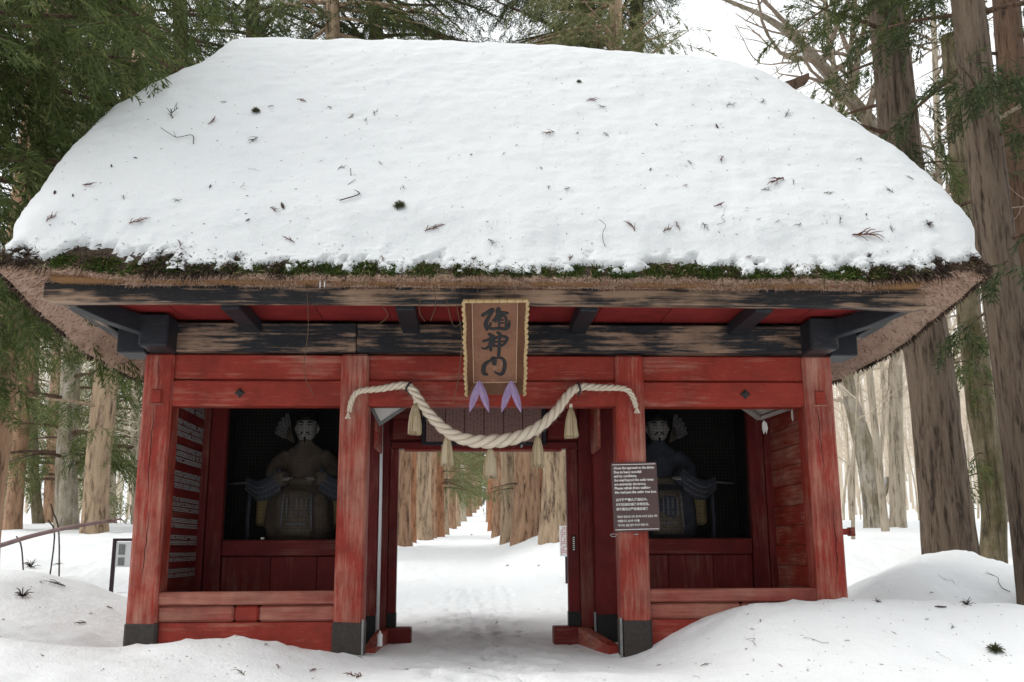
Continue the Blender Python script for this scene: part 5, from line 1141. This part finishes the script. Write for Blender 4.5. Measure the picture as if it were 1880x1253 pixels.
def lib(kind, seed):
    if (kind, seed) not in LIB:
        if kind == 'g': m_ = sprig_mesh(seed, 7, .9, .016, .25, 1.), 'sprig_green'
        elif kind == 'b': m_ = sprig_mesh(seed+40, 8, .9, .02, .3, .8), 'sprig_brown'
        elif kind == 't': m_ = tuft_mesh(seed, 150, .9, .02), 'sprig_green'
        elif kind == 'k': m_ = tuft_mesh(seed+9, 26, .9, .016), 'sprig_dark'
        elif kind == 'w': m_ = twig_mesh(seed, 1., .010, 1), 'sprig_dark'
        else: m_ = MB().loft([np.array([[x, -w_, 0], [x, w_, 0], [x, w_*.6, .07], [x, -w_*.6, .09]]) for x, w_ in ((-.5, .03), (-.2, .16), (.2, .14), (.5, .02))]), 'sprig_dark'
        me = bpy.data.meshes.new('litter'); mb, mk = m_; me.from_pydata(np.concatenate(mb.V).tolist(), [], mb.F); me.materials.append(M[mk]); LIB[kind, seed] = me
    return LIB[kind, seed]
INFO = {'g': ('cedar_sprig', 'grey-green cedar sprig lying on the %s', 'sprig'), 'b': ('cedar_sprig', 'dry red-brown cedar sprig lying on the %s', 'sprig'), 't': ('moss_tuft', 'bushy dark green tuft lying on the %s', 'tuft'), 'k': ('needle_tuft', 'dark bristly needle tuft lying on the %s', 'tuft'), 'w': ('twig', 'thin bare twig lying on the %s', 'twig'), 'c': ('bark_chip', 'dark flake of bark lying on the %s', 'bark')}
def litter(px, py, kind, size, bvh, where, rot=None):
    d = Vector(ray(px, py)).normalized(); hit = bvh.ray_cast(Vector(CAM), d)
    if hit[0] is None: return
    p, nrm = hit[0], hit[1]; nrm = nrm if nrm.z > 0 else -nrm; sz = size/F_PX*hit[3]
    nm, lab, cat = INFO[kind]; o = bpy.data.objects.new(nm, lib(kind, int(rng.integers(0, 4)))); col.objects.link(o); a = rng.uniform(0, 6.28) if rot is None else rot
    q = nrm.to_track_quat('Z', 'Y'); o.matrix_world = Matrix.Translation(p+nrm*.006) @ q.to_matrix().to_4x4() @ Matrix.Rotation(a, 4, 'Z') @ Matrix.Scale(sz, 4)
    lab = ('large ' if size >= 28 else 'tiny ' if size <= 14 else '')+lab; grp = {'cedar_sprig': 'cedar sprigs', 'moss_tuft': 'moss tufts', 'needle_tuft': 'needle tufts', 'twig': 'twigs', 'bark_chip': 'bark flakes'}[nm]
    tag(o, lab % where, cat, '%s on the %s' % (grp, where))
ROOF = [(318, 218, 'g', 38), (382, 229, 'b', 24), (470, 206, 't', 18), (473, 253, 'g', 30), (362, 262, 'w', 74), (563, 188, 'b', 20), (405, 188, 'g', 15), (503, 195, 'g', 14), (649, 210, 'b', 18), (602, 196, 'b', 12), (688, 213, 'g', 20), (674, 225, 'g', 14), (1063, 152, 't', 11), (1077, 186, 'b', 22), (1017, 243, 'b', 26), (1108, 244, 'g', 18), (1403, 184, 'g', 22), (1334, 198, 'g', 24), (1316, 233, 'c', 12), (1441, 216, 'g', 24), (1112, 196, 'g', 18), (995, 313, 'b', 14), (1046, 345, 'g', 18), (1010, 343, 'b', 15), (1328, 288, 'b', 22), (1262, 296, 'g', 20), (1437, 328, 'b', 46), (1397, 350, 'g', 24), (1456, 340, 'g', 16), (1640, 355, 'g', 20), (734, 381, 't', 28), (519, 379, 'c', 18), (496, 382, 'b', 22), (456, 312, 'w', 22), (152, 340, 'b', 24), (620, 313, 'g', 20), (701, 304, 'g', 15), (237, 411, 'b', 34), (85, 408, 'b', 24), (155, 436, 'k', 18), (541, 446, 'b', 28), (640, 372, 'w', 110), (780, 425, 'b', 40), (897, 440, 'g', 26), (745, 348, 'g', 13), (334, 367, 'g', 18), (228, 368, 'g', 15), (101, 355, 'c', 15), (134, 360, 'c', 9), (249, 291, 'c', 8), (205, 306, 'c', 9), (1310, 380, 'b', 26), (1240, 408, 'b', 22), (1290, 410, 'g', 26), (1322, 415, 'w', 40), (1165, 425, 'b', 30), (1217, 427, 'b', 24), (1113, 455, 'w', 62), (1565, 432, 'b', 52), (1638, 427, 'g', 20), (1702, 413, 'k', 24), (1388, 405, 'g', 12), (1580, 290, 'g', 18), (1677, 331, 'g', 16), (1512, 355, 'g', 20), (1470, 410, 'g', 18), (1423, 410, 'g', 14), (1541, 412, 'g', 20), (622, 474, 'k', 26), (1590, 395, 'c', 7), (448, 338, 'w', 30), (1262, 340, 'b', 14), (1194, 312, 'c', 8), (946, 270, 'b', 9), (865, 285, 'c', 7), (922, 285, 'b', 9), (1420, 140, 'g', 18), (1392, 148, 'g', 12), (455, 405, 'c', 9), (386, 343, 'c', 9), (1060, 245, 'c', 7), (1205, 230, 'c', 7), (810, 470, 'b', 22), (870, 478, 'k', 20), (1045, 480, 'b', 24), (1600, 470, 'k', 18), (700, 470, 'b', 18), (210, 440, 'k', 16), (330, 455, 'b', 20), (1380, 470, 'b', 16)]
GRD = [(76, 1204, 'b', 12), (448, 1241, 'g', 32), (510, 1229, 'b', 20), (569, 1235, 'b', 26), (666, 1209, 'g', 14), (655, 1247, 'b', 34), (253, 1177, 'g', 30), (294, 1181, 'g', 32), (402, 1187, 'w', 18), (489, 1184, 'g', 20), (545, 1174, 'b', 20), (56, 1042, 'k', 32), (41, 1096, 'k', 38), (119, 1077, 'g', 36), (214, 1090, 'w', 26), (158, 1144, 'b', 22), (169, 1127, 'b', 12), (195, 1115, 'b', 16), (72, 1068, 'g', 13), (7, 1139, 'b', 12), (97, 1038, 'g', 18), (1388, 1189, 'w', 48), (1521, 1183, 'w', 42), (1827, 1197, 't', 30), (1723, 1203, 'w', 18), (1746, 1156, 'g', 18), (1397, 1144, 'b', 12), (1386, 1157, 'b', 10), (1561, 1178, 'g', 12), (1646, 1166, 'b', 10), (1437, 1226, 'b', 14), (1274, 1244, 'w', 26), (1286, 1225, 'g', 20), (1369, 1240, 'g', 10), (1214, 1222, 'b', 10), (1246, 1135, 'b', 10), (1623, 1222, 'g', 10), (1776, 1112, 'k', 28), (1727, 1116, 'c', 18), (1610, 1107, 'k', 18), (1856, 1090, 'w', 70), (1754, 1072, 'w', 28), (1714, 1089, 'b', 10), (1705, 1138, 'g', 12), (1195, 1168, 'g', 18), (651, 1243, 'b', 30), (862, 1230, 'g', 15), (742, 1231, 'g', 14), (1183, 1199, 'w', 22), (932, 1040, 'k', 9), (989, 1040, 'k', 8), (866, 983, 'k', 7), (910, 1147, 'g', 11), (780, 1143, 'b', 8), (990, 1120, 'g', 8), (1050, 1185, 'b', 12), (1020, 1232, 'g', 9), (1480, 1232, 'b', 8), (330, 1215, 'c', 6), (190, 1230, 'c', 6)]
for a in ROOF: litter(*a, ROOF_BVH, 'roof snow', rot={(640, 372): 1.55, (1113, 455): 1.7, (1322, 415): 1.3}.get(a[:2]))
for a in GRD: litter(*a, GND_BVH, 'snow around the gate')
sm = MB(); 
for i in range(900):      # tiny needles and bark crumbs on the snow
    px_, py_2 = (rng.uniform(60, 1770), rng.uniform(90, 470)) if i % 2 else (rng.uniform(0, 1880), rng.uniform(1050, 1250)); h_ = (ROOF_BVH if i % 2 else GND_BVH).ray_cast(Vector(CAM), Vector(ray(px_, py_2)).normalized())
    if h_[0] is None or h_[3] > 16: continue
    p = np.array(h_[0])+np.array(h_[1])*.003; a = rng.normal(size=3); nn_ = np.array(h_[1]); a -= nn_*(a@nn_); a /= np.linalg.norm(a); l = rng.uniform(.004, .016); b = np.cross(nn_, a)*rng.uniform(.001, .004)
    sm.add([p-a*l-b*.5, p+b, p+a*l, p-b+nn_*.003], [[0, 1, 2, 3]])
o = sm.build('needle_litter', M['sprig_dark']); o['kind'] = 'stuff'; o['label'] = 'tiny brown needles and crumbs sprinkled over the snow'; o['category'] = 'litter'
